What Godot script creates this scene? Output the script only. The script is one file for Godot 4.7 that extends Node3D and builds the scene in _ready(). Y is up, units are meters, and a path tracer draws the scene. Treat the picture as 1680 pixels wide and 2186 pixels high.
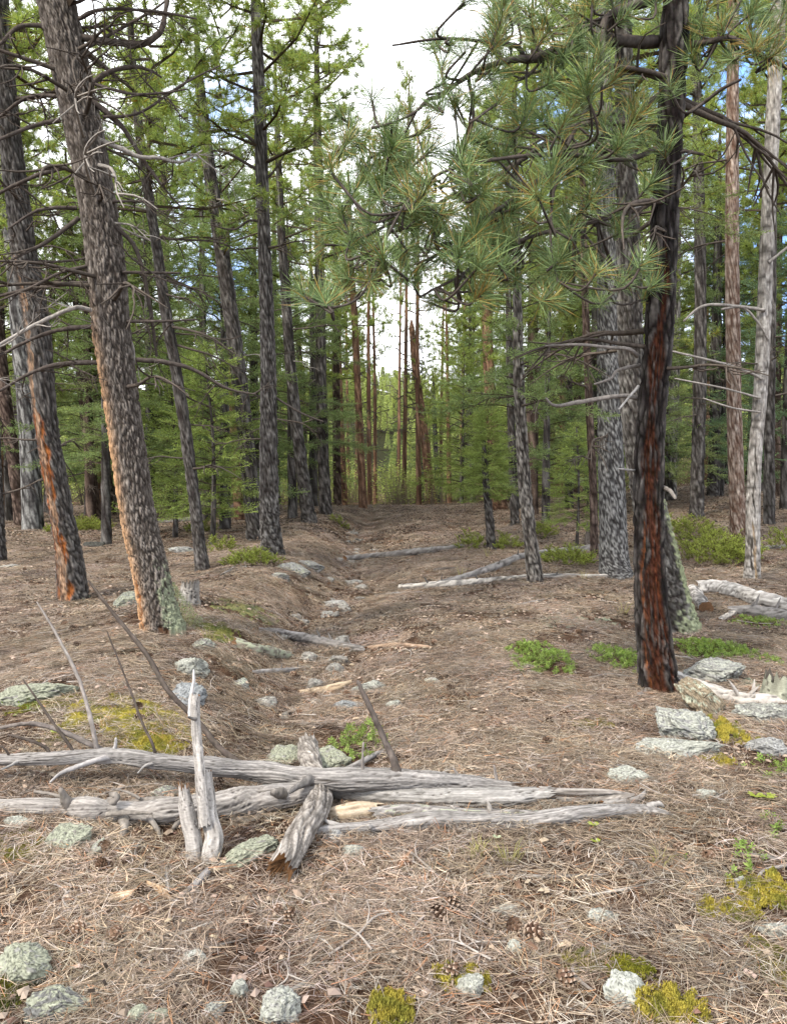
extends Node3D

# A dry pine forest: needle-covered ground with a shallow gully, a pile of silvered logs, scarred trunks.
const W := 1680.0
const H := 2186.0
const F := 1683.0
const EYE := Vector3(0, 1.55, 0)
const PITCH := -0.067

var rng := RandomNumberGenerator.new()
var cell := FastNoiseLite.new()
var simp := FastNoiseLite.new()
var fbm := FastNoiseLite.new()
var names := {}
var clear := []
var short := []
var M := {}

class MB:
	var v := PackedVector3Array()
	var n := PackedVector3Array()
	var c := PackedColorArray()
	var i := PackedInt32Array()
	func commit(mat: Material, normals := true) -> ArrayMesh:
		var a := []
		a.resize(Mesh.ARRAY_MAX)
		a[Mesh.ARRAY_VERTEX] = v
		if normals:
			a[Mesh.ARRAY_NORMAL] = n
		a[Mesh.ARRAY_COLOR] = c
		a[Mesh.ARRAY_INDEX] = i
		var m := ArrayMesh.new()
		m.add_surface_from_arrays(Mesh.PRIMITIVE_TRIANGLES, a)
		m.surface_set_material(0, mat)
		return m
	func tri(p: Vector3, q: Vector3, r: Vector3, col: Color) -> void:
		var k := v.size()
		v.append(p); v.append(q); v.append(r)
		c.append(col); c.append(col); c.append(col)
		i.append(k); i.append(k + 1); i.append(k + 2)
	# adds another builder's triangles (no normals), moved and tinted
	func add(o: MB, t: Transform3D, tint: Color) -> void:
		var k := v.size()
		v.append_array(t * o.v)
		var cc := o.c.duplicate()
		for j in cc.size():
			cc[j] = cc[j] * tint
		c.append_array(cc)
		var ii := o.i.duplicate()
		for j in ii.size():
			ii[j] += k
		i.append_array(ii)
	# a sheet of rows x cols points, smooth, front where (along the row) x (along the column) points
	func grid(p: PackedVector3Array, col: PackedColorArray, rows: int, cols: int, wrap: bool, flip := false) -> void:
		var k := v.size()
		v.append_array(p)
		c.append_array(col)
		var nn := PackedVector3Array()
		nn.resize(rows * cols)
		for r in rows:
			var r0 := maxi(r - 1, 0) * cols
			var r1 := mini(r + 1, rows - 1) * cols
			for q in cols:
				var a := q - 1
				var b := q + 1
				if wrap:
					a = (a + cols) % cols
					b = b % cols
				else:
					a = maxi(a, 0)
					b = mini(b, cols - 1)
				var m := (p[r * cols + b] - p[r * cols + a]).cross(p[r1 + q] - p[r0 + q]).normalized()
				nn[r * cols + q] = -m if flip else m
		n.append_array(nn)
		var ii := PackedInt32Array()
		var last := cols if wrap else cols - 1
		for r in rows - 1:
			for q in last:
				var a := k + r * cols + q
				var b := k + r * cols + (q + 1) % cols
				var d := a + cols
				var e := b + cols
				if flip:
					ii.append_array([a, b, d, b, e, d])
				else:
					ii.append_array([a, d, b, b, d, e])
		i.append_array(ii)

# ------------------------------------------------------------------ helpers
func rr(a: float, b: float) -> float:
	return rng.randf_range(a, b)

func lc(r: float, g: float, b: float) -> Color:
	return Color(r, g, b)

func numbered(called: String) -> String:
	var k: int = names.get(called, 0)
	names[called] = k + 1
	return called if k == 0 else "%s_%03d" % [called, k]

func tag(o: Node3D, label: String, category: String, group := "", kind := "") -> Node3D:
	if label: o.set_meta("label", label)
	if category: o.set_meta("category", category)
	if group: o.set_meta("group", group)
	if kind: o.set_meta("kind", kind)
	return o

func thing(called: String, at_: Vector3, label: String, category: String, group := "") -> Node3D:
	var o := Node3D.new()
	o.name = numbered(called)
	o.position = at_
	add_child(o)
	tag(o, label, category, group)
	return o

func obj(called: String, mesh: Mesh, parent: Node3D = null) -> MeshInstance3D:
	var o := MeshInstance3D.new()
	o.mesh = mesh
	if parent == null:
		o.name = numbered(called)
		add_child(o)
	else:
		o.name = called
		parent.add_child(o, true)
	return o

func ray(px: float, py: float) -> Vector3:
	var x := (px - W / 2) / F
	var y := -(py - H / 2) / F
	var c := cos(PITCH)
	var s := sin(PITCH)
	return Vector3(x, y * c + s, -c + y * s)

# the point seen at that place of the photograph, d metres ahead
func at(px: float, py: float, d: float) -> Vector3:
	var r := ray(px, py)
	return EYE + r * (d / -r.z)

func height(x: float, z: float) -> float:
	var d := -z
	var gx := -0.72 + 0.1 * sin(d * 0.6)
	var u := x - gx
	var fade := smoothstep(2.6, 5.5, d) * (1.0 - smoothstep(20.0, 27.0, d))
	var y := -fade * 0.25 * exp(-u * u / (0.2 if u < 0 else 0.75))
	y += fade * 0.17 * exp(-(u + 1.2) * (u + 1.2) / 0.7)
	y += 0.07 * maxf(0.0, x - 1.6) * smoothstep(6.0, 20.0, d)
	if d > 25.0:
		y -= 0.045 * (minf(d, 70.0) - 25.0) * (1.0 - smoothstep(3.0, 12.0, x))
	y += fade * 0.035 * exp(-u * u / 0.8) * simp.get_noise_2d(x * 3.0, z * 3.0)
	y += 0.07 * simp.get_noise_2d(x * 0.35, z * 0.35) * smoothstep(4.0, 9.0, d)
	y += 0.014 * simp.get_noise_2d(x * 1.7 + 50.0, z * 1.7)
	y += 0.012 * simp.get_noise_2d(x * 6.0, z * 6.0 + 90.0)
	if d > 90.0:
		y += smoothstep(90.0, 420.0, d) * 42.0 * (0.8 + 0.5 * simp.get_noise_2d(x * 0.006, 7.0))
	return y

func normal_at(x: float, z: float) -> Vector3:
	var e := 0.08
	return Vector3(height(x - e, z) - height(x + e, z), 2 * e, height(x, z - e) - height(x, z + e)).normalized()

# where the sight line through that place of the photograph meets the ground
func gp(px: float, py: float) -> Vector3:
	var r := ray(px, py)
	r = r / -r.z
	var d := 1.0
	while d < 70.0:
		var p := EYE + r * d
		if p.y < height(p.x, p.z):
			break
		d += 0.02 * d
	var lo := d / 1.03
	for k in 14:
		var m := (lo + d) / 2
		var p := EYE + r * m
		if p.y < height(p.x, p.z): d = m
		else: lo = m
	return EYE + r * d

func on_ground(x: float, z: float, up := 0.0) -> Vector3:
	return Vector3(x, height(x, z) + up, z)

# Catmull-Rom through points whose fourth number is a radius
func curve(k: Array, n: int) -> Array:
	var out := []
	var m := k.size() - 1
	for j in n + 1:
		var t := float(j) / n * m
		var a := mini(int(t), m - 1)
		var f := t - a
		var p0: Vector4 = k[maxi(a - 1, 0)]
		var p1: Vector4 = k[a]
		var p2: Vector4 = k[a + 1]
		var p3: Vector4 = k[mini(a + 2, m)]
		out.append(p1 + 0.5 * f * (p2 - p0 + f * (2.0 * p0 - 5.0 * p1 + 4.0 * p2 - p3 + f * (3.0 * (p1 - p2) + p3 - p0))))
	return out

func v4(p: Vector3, r: float) -> Vector4:
	return Vector4(p.x, p.y, p.z, r)

func v3(q: Vector4) -> Vector3:
	return Vector3(q.x, q.y, q.z)

# frames along a path: [tangent, u, v] per point
func frames(path: Array) -> Array:
	var out := []
	var u := Vector3.ZERO
	for j in path.size():
		var t := (v3(path[mini(j + 1, path.size() - 1)]) - v3(path[maxi(j - 1, 0)])).normalized()
		if j == 0:
			u = t.cross(Vector3(0, 0, 1) if absf(t.z) < 0.8 else Vector3(1, 0, 0)).normalized()
		u = (u - t * u.dot(t)).normalized()
		out.append([t, u, t.cross(u)])
	return out

# plain tapering tube in one colour with a little variation
func tube(mb: MB, path: Array, segs: int, col: Color, var_ := 0.2, rough := 0.0) -> void:
	var fr := frames(path)
	var p := PackedVector3Array()
	var c := PackedColorArray()
	for j in path.size():
		var q: Vector4 = path[j]
		for s in segs:
			var a := TAU * s / segs
			var r := q.w * (1.0 + rough * simp.get_noise_3d(q.x * 40 + s * 9.0, q.y * 40, q.z * 40))
			p.append(v3(q) + (fr[j][1] * cos(a) + fr[j][2] * sin(a)) * r)
			var k := 1.0 + var_ * simp.get_noise_3d(q.x * 25 + s * 7.0, q.y * 25, q.z * 25)
			c.append(Color(col.r * k, col.g * k, col.b * k))
	mb.grid(p, c, path.size(), segs, true)

func cap(mb: MB, ring: PackedVector3Array, centre: Vector3, col: Color, towards: Vector3) -> void:
	var k := mb.v.size()
	mb.v.append(centre); mb.n.append(towards); mb.c.append(col)
	for p in ring:
		mb.v.append(p); mb.n.append(towards); mb.c.append(col)
	for s in ring.size():
		var a := k + 1 + s
		var b := k + 1 + (s + 1) % ring.size()
		if (ring[s] - centre).cross(ring[(s + 1) % ring.size()] - centre).dot(towards) < 0:
			mb.i.append_array([k, a, b])
		else:
			mb.i.append_array([k, b, a])

# ------------------------------------------------------------------ bark
# st: plate, plate2, furrow colours; freq, stretch, depth; optional scars [angle, half width, top, colour, colour2], lichen [angle, half width, top, colour]
func bark_mesh(path: Array, segs: int, st: Dictionary, flare := 0.35) -> ArrayMesh:
	var mb := MB.new()
	var fr := frames(path)
	var p := PackedVector3Array()
	var c := PackedColorArray()
	var y0: float = path[0].y
	var f: float = st.freq
	var sy: float = st.stretch
	var dep: float = st.depth
	var seed_: float = st.get("seed", 0.0)
	var A: Color = st.plate
	var B: Color = st.plate2
	var D: Color = st.furrow
	var scars: Array = st.get("scars", [])
	var lichens: Array = st.get("lichen", [])
	var side: Array = st.get("side", [])
	var speck: float = st.get("speck", 0.0)
	var bands: float = st.get("bands", 0.0)
	for j in path.size():
		var q: Vector4 = path[j]
		var hy := q.y - y0
		var low := exp(-maxf(hy, 0.0) * 5.0)
		for s in segs:
			var a := TAU * s / segs
			var dir: Vector3 = fr[j][1] * cos(a) + fr[j][2] * sin(a)
			var w := atan2(dir.x, dir.z)
			var r := q.w * (1.0 + flare * low * (0.75 + 0.6 * sin(a * 3.0 + seed_) * 0.5 + 0.4 * simp.get_noise_2d(a * 1.2, seed_)))
			var o := v3(q) + dir * r
			var e := Vector3(o.x * f + seed_, hy * f * sy, o.z * f)
			var k := smoothstep(0.02, 0.3, cell.get_noise_3dv(e) + 1.0)
			var ridge := absf(simp.get_noise_3d(e.x * 0.42 + 0.25 * simp.get_noise_2d(hy * 5.0, a), e.y * 0.3, e.z * 0.42 + 17.0))
			k *= 0.25 + 0.75 * smoothstep(0.03, 0.24, ridge)
			var n1 := simp.get_noise_3d(o.x * f * 0.5 + 9.0, hy * f * 0.25, o.z * f * 0.5) * 0.5 + 0.5
			var n2 := simp.get_noise_3d(o.x * f * 2.4, hy * f * 1.3, o.z * f * 2.4 + 31.0) * 0.5 + 0.5
			var col := D.lerp(A.lerp(B, clampf(n1 * 1.5 - 0.25, 0.0, 1.0)), k)
			var t := 0.55 + 0.85 * n2
			col = Color(col.r * t, col.g * t, col.b * t)
			var bump := dep * (k - 0.6) + dep * 0.5 * (n2 - 0.5)
			if speck > 0.0 and n2 > 0.62:
				col = col.lerp(Color(0.5, 0.5, 0.48), speck)
			if bands > 0.0:
				var bn := simp.get_noise_3d(o.x * 6.0, hy * 26.0, o.z * 6.0)
				if bn > 0.42: col = col.lerp(Color(0.09, 0.08, 0.07), bands)
			for g in side:
				var m := smoothstep(g[1], 0.0, absf(wrapf(w - g[0], -PI, PI))) * smoothstep(g[2] + 0.5, g[2] - 0.5, hy)
				col = col.lerp(g[3], m * k * g[4])
			for g in scars:
				var off := absf(wrapf(w - g[0] - 0.35 * simp.get_noise_2d(hy * 1.6 + g[1] * 40, seed_ + 3.0), -PI, PI))
				var edge: float = g[1] * (1.0 + 0.55 * simp.get_noise_2d(hy * 3.3 + 20, seed_ + g[0] * 9.0)) * smoothstep(g[2], g[2] * 0.75, hy)
				if off < edge:
					var sn := simp.get_noise_3d(w * 5.0, hy * 2.2, seed_ + 5.0) * 0.5 + 0.5
					var m := smoothstep(edge, edge * 0.8, off) * (1.0 - 0.85 * smoothstep(0.55, 0.7, simp.get_noise_3d(w * 7.0, hy * 4.5, seed_ + 77.0) * 0.5 + 0.5))
					var cs: Color = g[3].lerp(g[4], sn)
					cs = cs * (0.45 + 0.9 * n2) * (0.45 + 0.55 * smoothstep(0.03, 0.25, cell.get_noise_3d(o.x * 30.0, hy * 11.0, o.z * 30.0) + 1.0))
					col = col.lerp(cs, m)
					bump = lerpf(bump, -dep * 1.3 + dep * 0.7 * (sn - 0.5), m)
			for g in lichens:
				var m: float = smoothstep(g[1], g[1] * 0.3, absf(wrapf(w - g[0], -PI, PI))) * smoothstep(g[2], g[2] * 0.35, hy)
				var ln := simp.get_noise_3d(o.x * 22, hy * 16, o.z * 22) * 0.5 + 0.5
				m = smoothstep(0.3, 0.62, m * 0.85 + (ln - 0.5) * 1.1 + (n2 - 0.5) * 0.6) * minf(m * 3.0, 1.0)
				col = col.lerp(g[3] * (0.5 + 0.6 * n2), m * 0.9)
				bump += 0.01 * m * ln
			p.append(v3(q) + dir * (r + bump * minf(1.0, q.w * 7.0)))
			c.append(Color(col.r, col.g, col.b))
	mb.grid(p, c, path.size(), segs, true)
	return mb.commit(M.bark)

# ------------------------------------------------------------------ weathered wood
# silver grain with dark lengthwise checks; the ends broken
func log_mesh(path: Array, segs: int, A: Color, B: Color, crack: Color, opts := {}) -> ArrayMesh:
	var mb := MB.new()
	var fr := frames(path)
	var p := PackedVector3Array()
	var c := PackedColorArray()
	var len_ := 0.0
	var twist: float = opts.get("twist", 0.6)
	var jag: float = opts.get("jag", 0.03)
	var rot: Color = opts.get("rot", Color(0.2, 0.11, 0.06))
	var seed_: float = opts.get("seed", 0.0)
	var barky: float = opts.get("barky", 0.0)
	var lich: float = opts.get("lichen", 0.0)
	var n := path.size()
	for j in n:
		var q: Vector4 = path[j]
		if j: len_ += v3(q).distance_to(v3(path[j - 1]))
		var knob := 1.0 + 0.1 * simp.get_noise_2d(len_ * 5.0, seed_ + 40)
		for s in segs:
			var a := TAU * s / segs
			var dir: Vector3 = fr[j][1] * cos(a) + fr[j][2] * sin(a)
			var g := a + len_ * twist + 0.25 * simp.get_noise_2d(len_ * 4.0, seed_)
			var cg := cos(g)
			var sg := sin(g)
			var fine := simp.get_noise_3d(cg * 9.0 + seed_, sg * 9.0, len_ * 1.3)
			var ck := minf(absf(simp.get_noise_3d(cg * 3.2 + seed_, sg * 3.2, len_ * 0.8 + 20.0)), absf(simp.get_noise_3d(cg * 5.6 + seed_, sg * 5.6, len_ * 1.3 + 60.0)) * 1.3)
			var open := smoothstep(0.11, 0.0, ck) * smoothstep(-0.15, 0.25, simp.get_noise_3d(cg * 2.0, sg * 2.0 + seed_, len_ * 2.0))
			var col := A.lerp(B, clampf(0.5 + fine * 1.2, 0, 1))
			var blot := simp.get_noise_3d(cg * 1.5, sg * 1.5 + seed_, len_ * 5.0)
			col = col * (1.0 + 0.3 * blot)
			col = col.lerp(crack, open * 0.9)
			var bump := q.w * (0.07 * fine - 0.16 * open + 0.09 * simp.get_noise_3d(cg * 1.2, sg * 1.2 + seed_, len_ * 3.0))
			if barky > 0.0:
				var k := clampf((cell.get_noise_3d(cg * 3.0 + seed_, sg * 3.0, len_ * 8.0) + 1.0) * 2.6, 0, 1)
				col = col.lerp(crack, (1.0 - k) * barky)
				bump -= q.w * 0.1 * (1.0 - k) * barky
			if lich > 0.0:
				var ln := simp.get_noise_3d(dir.x * 2.0 + seed_, dir.y * 2.0, len_ * 9.0) + 0.5 * fine
				if ln > 0.45 - 0.5 * lich and dir.y > -0.2:
					col = col.lerp(Color(0.38, 0.42, 0.3), 0.7)
			var along := 0.0
			if j == n - 1 or j == 0:
				var k := (1.0 if j else -1.0)
				along = k * jag * (0.5 + simp.get_noise_2d(a * 5.0 + seed_, j * 3.0) + 0.6 * simp.get_noise_2d(a * 14.0, seed_))
			p.append(v3(q) + dir * (q.w * knob + bump) + fr[j][0] * along)
			c.append(Color(col.r, col.g, col.b))
	mb.grid(p, c, n, segs, true)
	cap(mb, p.slice(0, segs), v3(path[0]) + fr[0][0] * jag, rot, -fr[0][0])
	cap(mb, p.slice((n - 1) * segs), v3(path[n - 1]) - fr[n - 1][0] * jag, rot, fr[n - 1][0])
	return mb.commit(M.wood)

# pixel path [x, y, width, d] ... -> control points
func px_path(a: Array, d0: float) -> Array:
	var out := []
	for q in a:
		var d: float = q[3] if q.size() > 3 else d0
		out.append(v4(at(q[0], q[1], d), q[2] * 0.5 * d / F))
	return out

func twig_mesh(path: Array, segs: int, col: Color, mat: Material) -> ArrayMesh:
	var mb := MB.new()
	tube(mb, path, segs, col, 0.35, 0.25)
	return mb.commit(mat)

# ------------------------------------------------------------------ stones
func rock_mesh(size: Vector3, seed_: float, base: Color, lichen: Color, amount: float, detail := 26) -> ArrayMesh:
	var mb := MB.new()
	var rows := detail
	var cols := int(detail * 1.6)
	var p := PackedVector3Array()
	var c := PackedColorArray()
	var cuts := []
	for k in 13:
		cuts.append([Vector3(rr(-1, 1), rr(-0.4, 1), rr(-1, 1)).normalized(), rr(0.5, 0.82)])
	cuts.append([Vector3(rr(-0.25, 0.25), 1, rr(-0.2, 0.35)).normalized(), rr(0.5, 0.65)])
	for r in rows + 1:
		var th := PI * r / rows
		for s in cols:
			var ph := TAU * s / cols
			var d := Vector3(sin(th) * cos(ph), cos(th), sin(th) * sin(ph))
			var e := d * 1.1 + Vector3(seed_, seed_ * 0.7, 0)
			var k := 1.05 + 0.18 * simp.get_noise_3dv(e * 0.9)
			var o := d * k
			for q in cuts:
				var over: float = o.dot(q[0]) - q[1]
				if over > 0.0: o -= q[0] * over * 0.82
			var crack := smoothstep(0.09, 0.0, absf(simp.get_noise_3d(e.x * 1.3, e.y * 4.2, e.z * 1.3 + 7.0)))
			o *= 1.0 + 0.1 * simp.get_noise_3dv(e * 1.9) + 0.06 * simp.get_noise_3dv(e * 4.0) + 0.035 * simp.get_noise_3dv(e * 10.0) - 0.05 * crack
			p.append(o * size * 1.25)
			var n1 := simp.get_noise_3dv(e * 2.8 + Vector3(9, 0, 0)) * 0.5 + 0.5
			var n2 := simp.get_noise_3dv(e * 19.0) * 0.5 + 0.5
			var n3 := simp.get_noise_3dv(e * 8.0 + Vector3(0, 40, 0)) * 0.5 + 0.5
			var n4 := simp.get_noise_3dv(e * 36.0 + Vector3(0, 40, 9)) * 0.5 + 0.5
			var col := base * (0.4 + 0.5 * n2 + 0.45 * n4)
			if n1 * 0.6 + n3 * 0.3 + n2 * 0.1 > 1.0 - amount * 0.95:
				col = lichen * (0.6 + 0.45 * n2 + 0.4 * n4)
			if n4 * 0.6 + n3 * 0.4 > 0.68: col = col * 0.3
			if crack > 0.5: col = col * 0.5
			c.append(Color(col.r, col.g, col.b))
	mb.grid(p, c, rows + 1, cols, true, true)
	return mb.commit(M.stone)

# ------------------------------------------------------------------ foliage pieces (triangles without normals)
func blade(mb: MB, a: Vector3, dir: Vector3, len_: float, wid: float, col: Color) -> void:
	var s := dir.cross(Vector3(rr(-1, 1), rr(-1, 1), rr(-1, 1))).normalized() * wid * 0.5
	mb.tri(a - s, a + s, a + dir * len_, col)

# a burst of needles round a shoot that points up +Y
func tuft(n: int, len_: float, wid: float, A: Color, B: Color, spread := 1.0, bent := false, yellow := 0.06) -> MB:
	var mb := MB.new()
	for k in n:
		var u := rr(0.0, 1.0)
		var az := rr(0, TAU)
		var tilt := acos(clampf(lerpf(1.0, -0.25, pow(u, 0.8)), -1, 1)) * spread
		var d := Vector3(sin(tilt) * cos(az), cos(tilt), sin(tilt) * sin(az))
		var o := Vector3(0, rr(-0.35, 0.25) * len_, 0)
		var col := A.lerp(B, rr(0, 1)) * rr(0.7, 1.25)
		if rng.randf() < yellow: col = Color(0.3, 0.2, 0.05)
		col.a = 1.0
		var l := len_ * rr(0.75, 1.1)
		if bent:
			var s := d.cross(Vector3(rr(-1, 1), rr(-1, 1), rr(-1, 1))).normalized() * wid * 0.5
			var m := o + d * l * 0.55
			var e := o + (d + Vector3(0, rr(-0.1, 0.16), 0)).normalized() * l
			mb.tri(o - s * 0.7, o + s * 0.7, m + s, col)
			mb.tri(o - s * 0.7, m + s, m - s, col)
			mb.tri(m - s, m + s, e, col)
		else:
			blade(mb, o, d, l, wid, col)
	return mb

# a flat fir spray along +X
func spray(len_: float, A: Color, B: Color, wid: float) -> MB:
	var mb := MB.new()
	var tw := [[Vector3.ZERO, Vector3(1, 0, 0), len_]]
	var k := 0
	while k < 9:
		var x := len_ * (0.1 + 0.09 * k)
		var sg := 1.0 if k % 2 else -1.0
		tw.append([Vector3(x, 0, 0), Vector3(0.75, rr(-0.15, 0.1), sg * rr(0.6, 0.85)).normalized(), len_ * rr(0.3, 0.48) * (1.1 - 0.08 * k)])
		k += 1
	for t in tw:
		var o: Vector3 = t[0]
		var d: Vector3 = t[1]
		var l: float = t[2]
		var nb := int(l / 0.02)
		mb.tri(o + Vector3(0, 0.004, 0), o - Vector3(0, 0.004, 0), o + d * l, Color(0.09, 0.06, 0.035))
		for b in nb:
			var f := (b + rng.randf()) / nb
			var n := (d * 0.7 + Vector3(rr(-1, 1), rr(-0.9, 1.0), rr(-1, 1))).normalized()
			var col := A.lerp(B, clampf(f * 0.6 + rr(-0.1, 0.5), 0, 1)) * rr(0.75, 1.25)
			col.a = 1
			blade(mb, o + d * l * f, n, rr(0.03, 0.045), wid, col)
	return mb

func basis_y(dir: Vector3, spin: float, s: float) -> Basis:
	var y := dir.normalized()
	var x := y.cross(Vector3(0.31, 0.2, 0.93)).normalized()
	return Basis(x, y, x.cross(y)).rotated(y, spin).scaled(Vector3(s, s, s))

func basis_x(dir: Vector3, roll: float, s: float) -> Basis:
	var x := dir.normalized()
	var z := x.cross(Vector3.UP).normalized()
	var y := z.cross(x)
	return Basis(x, y, z).rotated(x, roll) * Basis.from_scale(Vector3(s, s, s))

func twig_tri(mb: MB, a: Vector3, b: Vector3, ra: float, rb: float, col: Color) -> void:
	var d := (b - a).normalized()
	var u := d.cross(Vector3(0.3, 0.8, 0.5)).normalized()
	var w := d.cross(u)
	var dirs := [u, -0.5 * u + 0.87 * w, -0.5 * u - 0.87 * w]
	for k in 3:
		var p: Vector3 = dirs[k]
		var q: Vector3 = dirs[(k + 1) % 3]
		mb.tri(a + p * ra, b + p * rb, a + q * ra, col)
		mb.tri(a + q * ra, b + p * rb, b + q * rb, col)

# pine crown: limbs that carry tufts, from 0 up to hh
func pine_crown(hh: float, reach: float, limbs: int, per: int, A: Color, B: Color) -> ArrayMesh:
	var mb := MB.new()
	var kinds := []
	for k in 5: kinds.append(tuft(36, 0.17, 0.013, A, B, 1.0))
	for k in limbs:
		var f := (k + rng.randf()) / limbs
		var y := hh * f
		var l := reach * (0.35 + 0.65 * pow(1.0 - f, 0.7)) * rr(0.6, 1.15)
		var az := k * 2.4 + rr(-0.5, 0.5)
		var dir := Vector3(cos(az), rr(-0.15, 0.35) + 0.5 * f, sin(az)).normalized()
		var a := Vector3(0, y, 0)
		var m := a + dir * l * 0.5 + Vector3(0, rr(-0.1, 0.05), 0)
		var e := m + (dir + Vector3(rr(-0.3, 0.3), rr(0.0, 0.5), rr(-0.3, 0.3))).normalized() * l * 0.5
		var bc := Color(0.1, 0.075, 0.055)
		twig_tri(mb, a, m, 0.03, 0.02, bc)
		twig_tri(mb, m, e, 0.02, 0.007, bc)
		for q in per:
			var g := pow(rr(0.12, 1.0), 0.7)
			var o := a.lerp(m, g * 2) if g < 0.5 else m.lerp(e, g * 2 - 1)
			var out := (dir + Vector3(rr(-1.2, 1.2), rr(-0.5, 1.2), rr(-1.2, 1.2))).normalized()
			var tip := o + out * rr(0.1, 0.42)
			twig_tri(mb, o, tip, 0.007, 0.004, bc)
			mb.add(kinds[rng.randi() % 5], Transform3D(basis_y(out + Vector3(0, 0.5, 0), rr(0, TAU), rr(0.75, 1.25)), tip), Color(1, 1, 1) * rr(0.75, 1.25))
	return mb.commit(M.leaf, false)

# fir crown: tiers of drooping boughs clothed in sprays
func fir_crown(hh: float, reach: float, limbs: int, A: Color, B: Color, gap := 0.0) -> ArrayMesh:
	var mb := MB.new()
	var kinds := []
	for k in 4: kinds.append(spray(0.5, A, B, 0.015))
	for k in limbs:
		var f := (k + rng.randf()) / limbs
		if rng.randf() < gap: continue
		var y := hh * f
		var l := reach * (0.12 + 0.88 * pow(1.0 - f, 0.8)) * rr(0.65, 1.15)
		var az := k * 2.4 + rr(-0.4, 0.4)
		var dir := Vector3(cos(az), 0.12 + 0.4 * f, sin(az)).normalized()
		var bc := Color(0.09, 0.07, 0.055)
		var pts := [Vector3(0, y, 0)]
		for q in 4:
			pts.append(pts[q] + (dir + Vector3(rr(-0.12, 0.12), -0.17 * q + 0.08, rr(-0.12, 0.12))).normalized() * l * 0.25)
		for q in 4:
			twig_tri(mb, pts[q], pts[q + 1], 0.018 - 0.004 * q, 0.014 - 0.004 * q, bc)
		var n := int(3 + l * 9)
		for q in n:
			var g := lerpf(0.22, 1.0, (q + rng.randf()) / n) * 3.99
			var o: Vector3 = pts[int(g)].lerp(pts[int(g) + 1], g - int(g))
			var sg := 1.0 if q % 2 else -1.0
			var out := (dir + sg * rr(0.3, 1.1) * dir.cross(Vector3.UP) + Vector3(0, rr(-0.4, 0.15), 0)).normalized()
			mb.add(kinds[rng.randi() % 4], Transform3D(basis_x(out + Vector3(0, rr(-0.35, 0.35), 0), rr(-1.5, 1.5), rr(0.6, 1.1)), o), Color(1, 1, 1) * rr(0.75, 1.25))
		mb.add(kinds[0], Transform3D(basis_x(dir, 0, 0.9), pts[4]), Color(1.1, 1.1, 1.1))
	return mb.commit(M.leaf, false)

# a bare, forked dead limb along +X
func dead_limb(len_: float, col: Color, twigs: int) -> ArrayMesh:
	var mb := MB.new()
	var k := []
	var p := Vector3.ZERO
	var d := Vector3(1, rr(-0.1, 0.3), 0)
	for j in 6:
		k.append(v4(p, 0.017 * len_ * (1.0 - j * 0.16)))
		d = (d + Vector3(0, rr(-0.28, 0.12), rr(-0.25, 0.25))).normalized()
		p += d * len_ / 5.0
	var c := curve(k, 12)
	tube(mb, c, 5, col, 0.35)
	for t in twigs:
		var j := 3 + rng.randi() % 8
		var o := v3(c[j])
		var dd := (v3(c[j + 1]) - o).normalized()
		var s := (dd + Vector3(rr(-0.5, 0.5), rr(-0.9, 0.6), rr(-1.2, 1.2))).normalized()
		var l := len_ * rr(0.15, 0.42)
		var e := o + s * l * 0.5 + Vector3(0, rr(-0.05, 0.03), 0) * len_
		tube(mb, curve([v4(o, 0.008 * len_), v4(e, 0.006 * len_), v4(e + (s + Vector3(rr(-0.5, 0.5), rr(-0.7, 0.5), rr(-0.5, 0.5))).normalized() * l * 0.5, 0.003 * len_)], 5), 4, col, 0.3)
	return mb.commit(M.bark)

# ------------------------------------------------------------------ materials
func mat(rough: float, tint := Color(1, 1, 1), spec := 0.3) -> StandardMaterial3D:
	var m := StandardMaterial3D.new()
	m.vertex_color_use_as_albedo = true
	m.albedo_color = tint
	m.roughness = rough
	m.metallic_specular = spec
	return m

func grain(m: StandardMaterial3D, size: int, freq: float, scale_: Vector3, lo: float, bump: float, seed_: int) -> void:
	var n := FastNoiseLite.new()
	n.seed = seed_
	n.frequency = freq
	n.fractal_octaves = 4
	var g := Gradient.new()
	g.set_color(0, Color(lo, lo, lo))
	g.set_color(1, Color(1, 1, 1))
	var t := NoiseTexture2D.new()
	t.width = size; t.height = size; t.seamless = true
	t.noise = n
	t.color_ramp = g
	m.albedo_texture = t
	var b := NoiseTexture2D.new()
	b.width = size; b.height = size; b.seamless = true
	b.noise = n
	b.as_normal_map = true
	b.bump_strength = bump
	m.normal_enabled = true
	m.normal_texture = b
	m.uv1_triplanar = true
	m.uv1_world_triplanar = true
	m.uv1_scale = scale_

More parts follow.
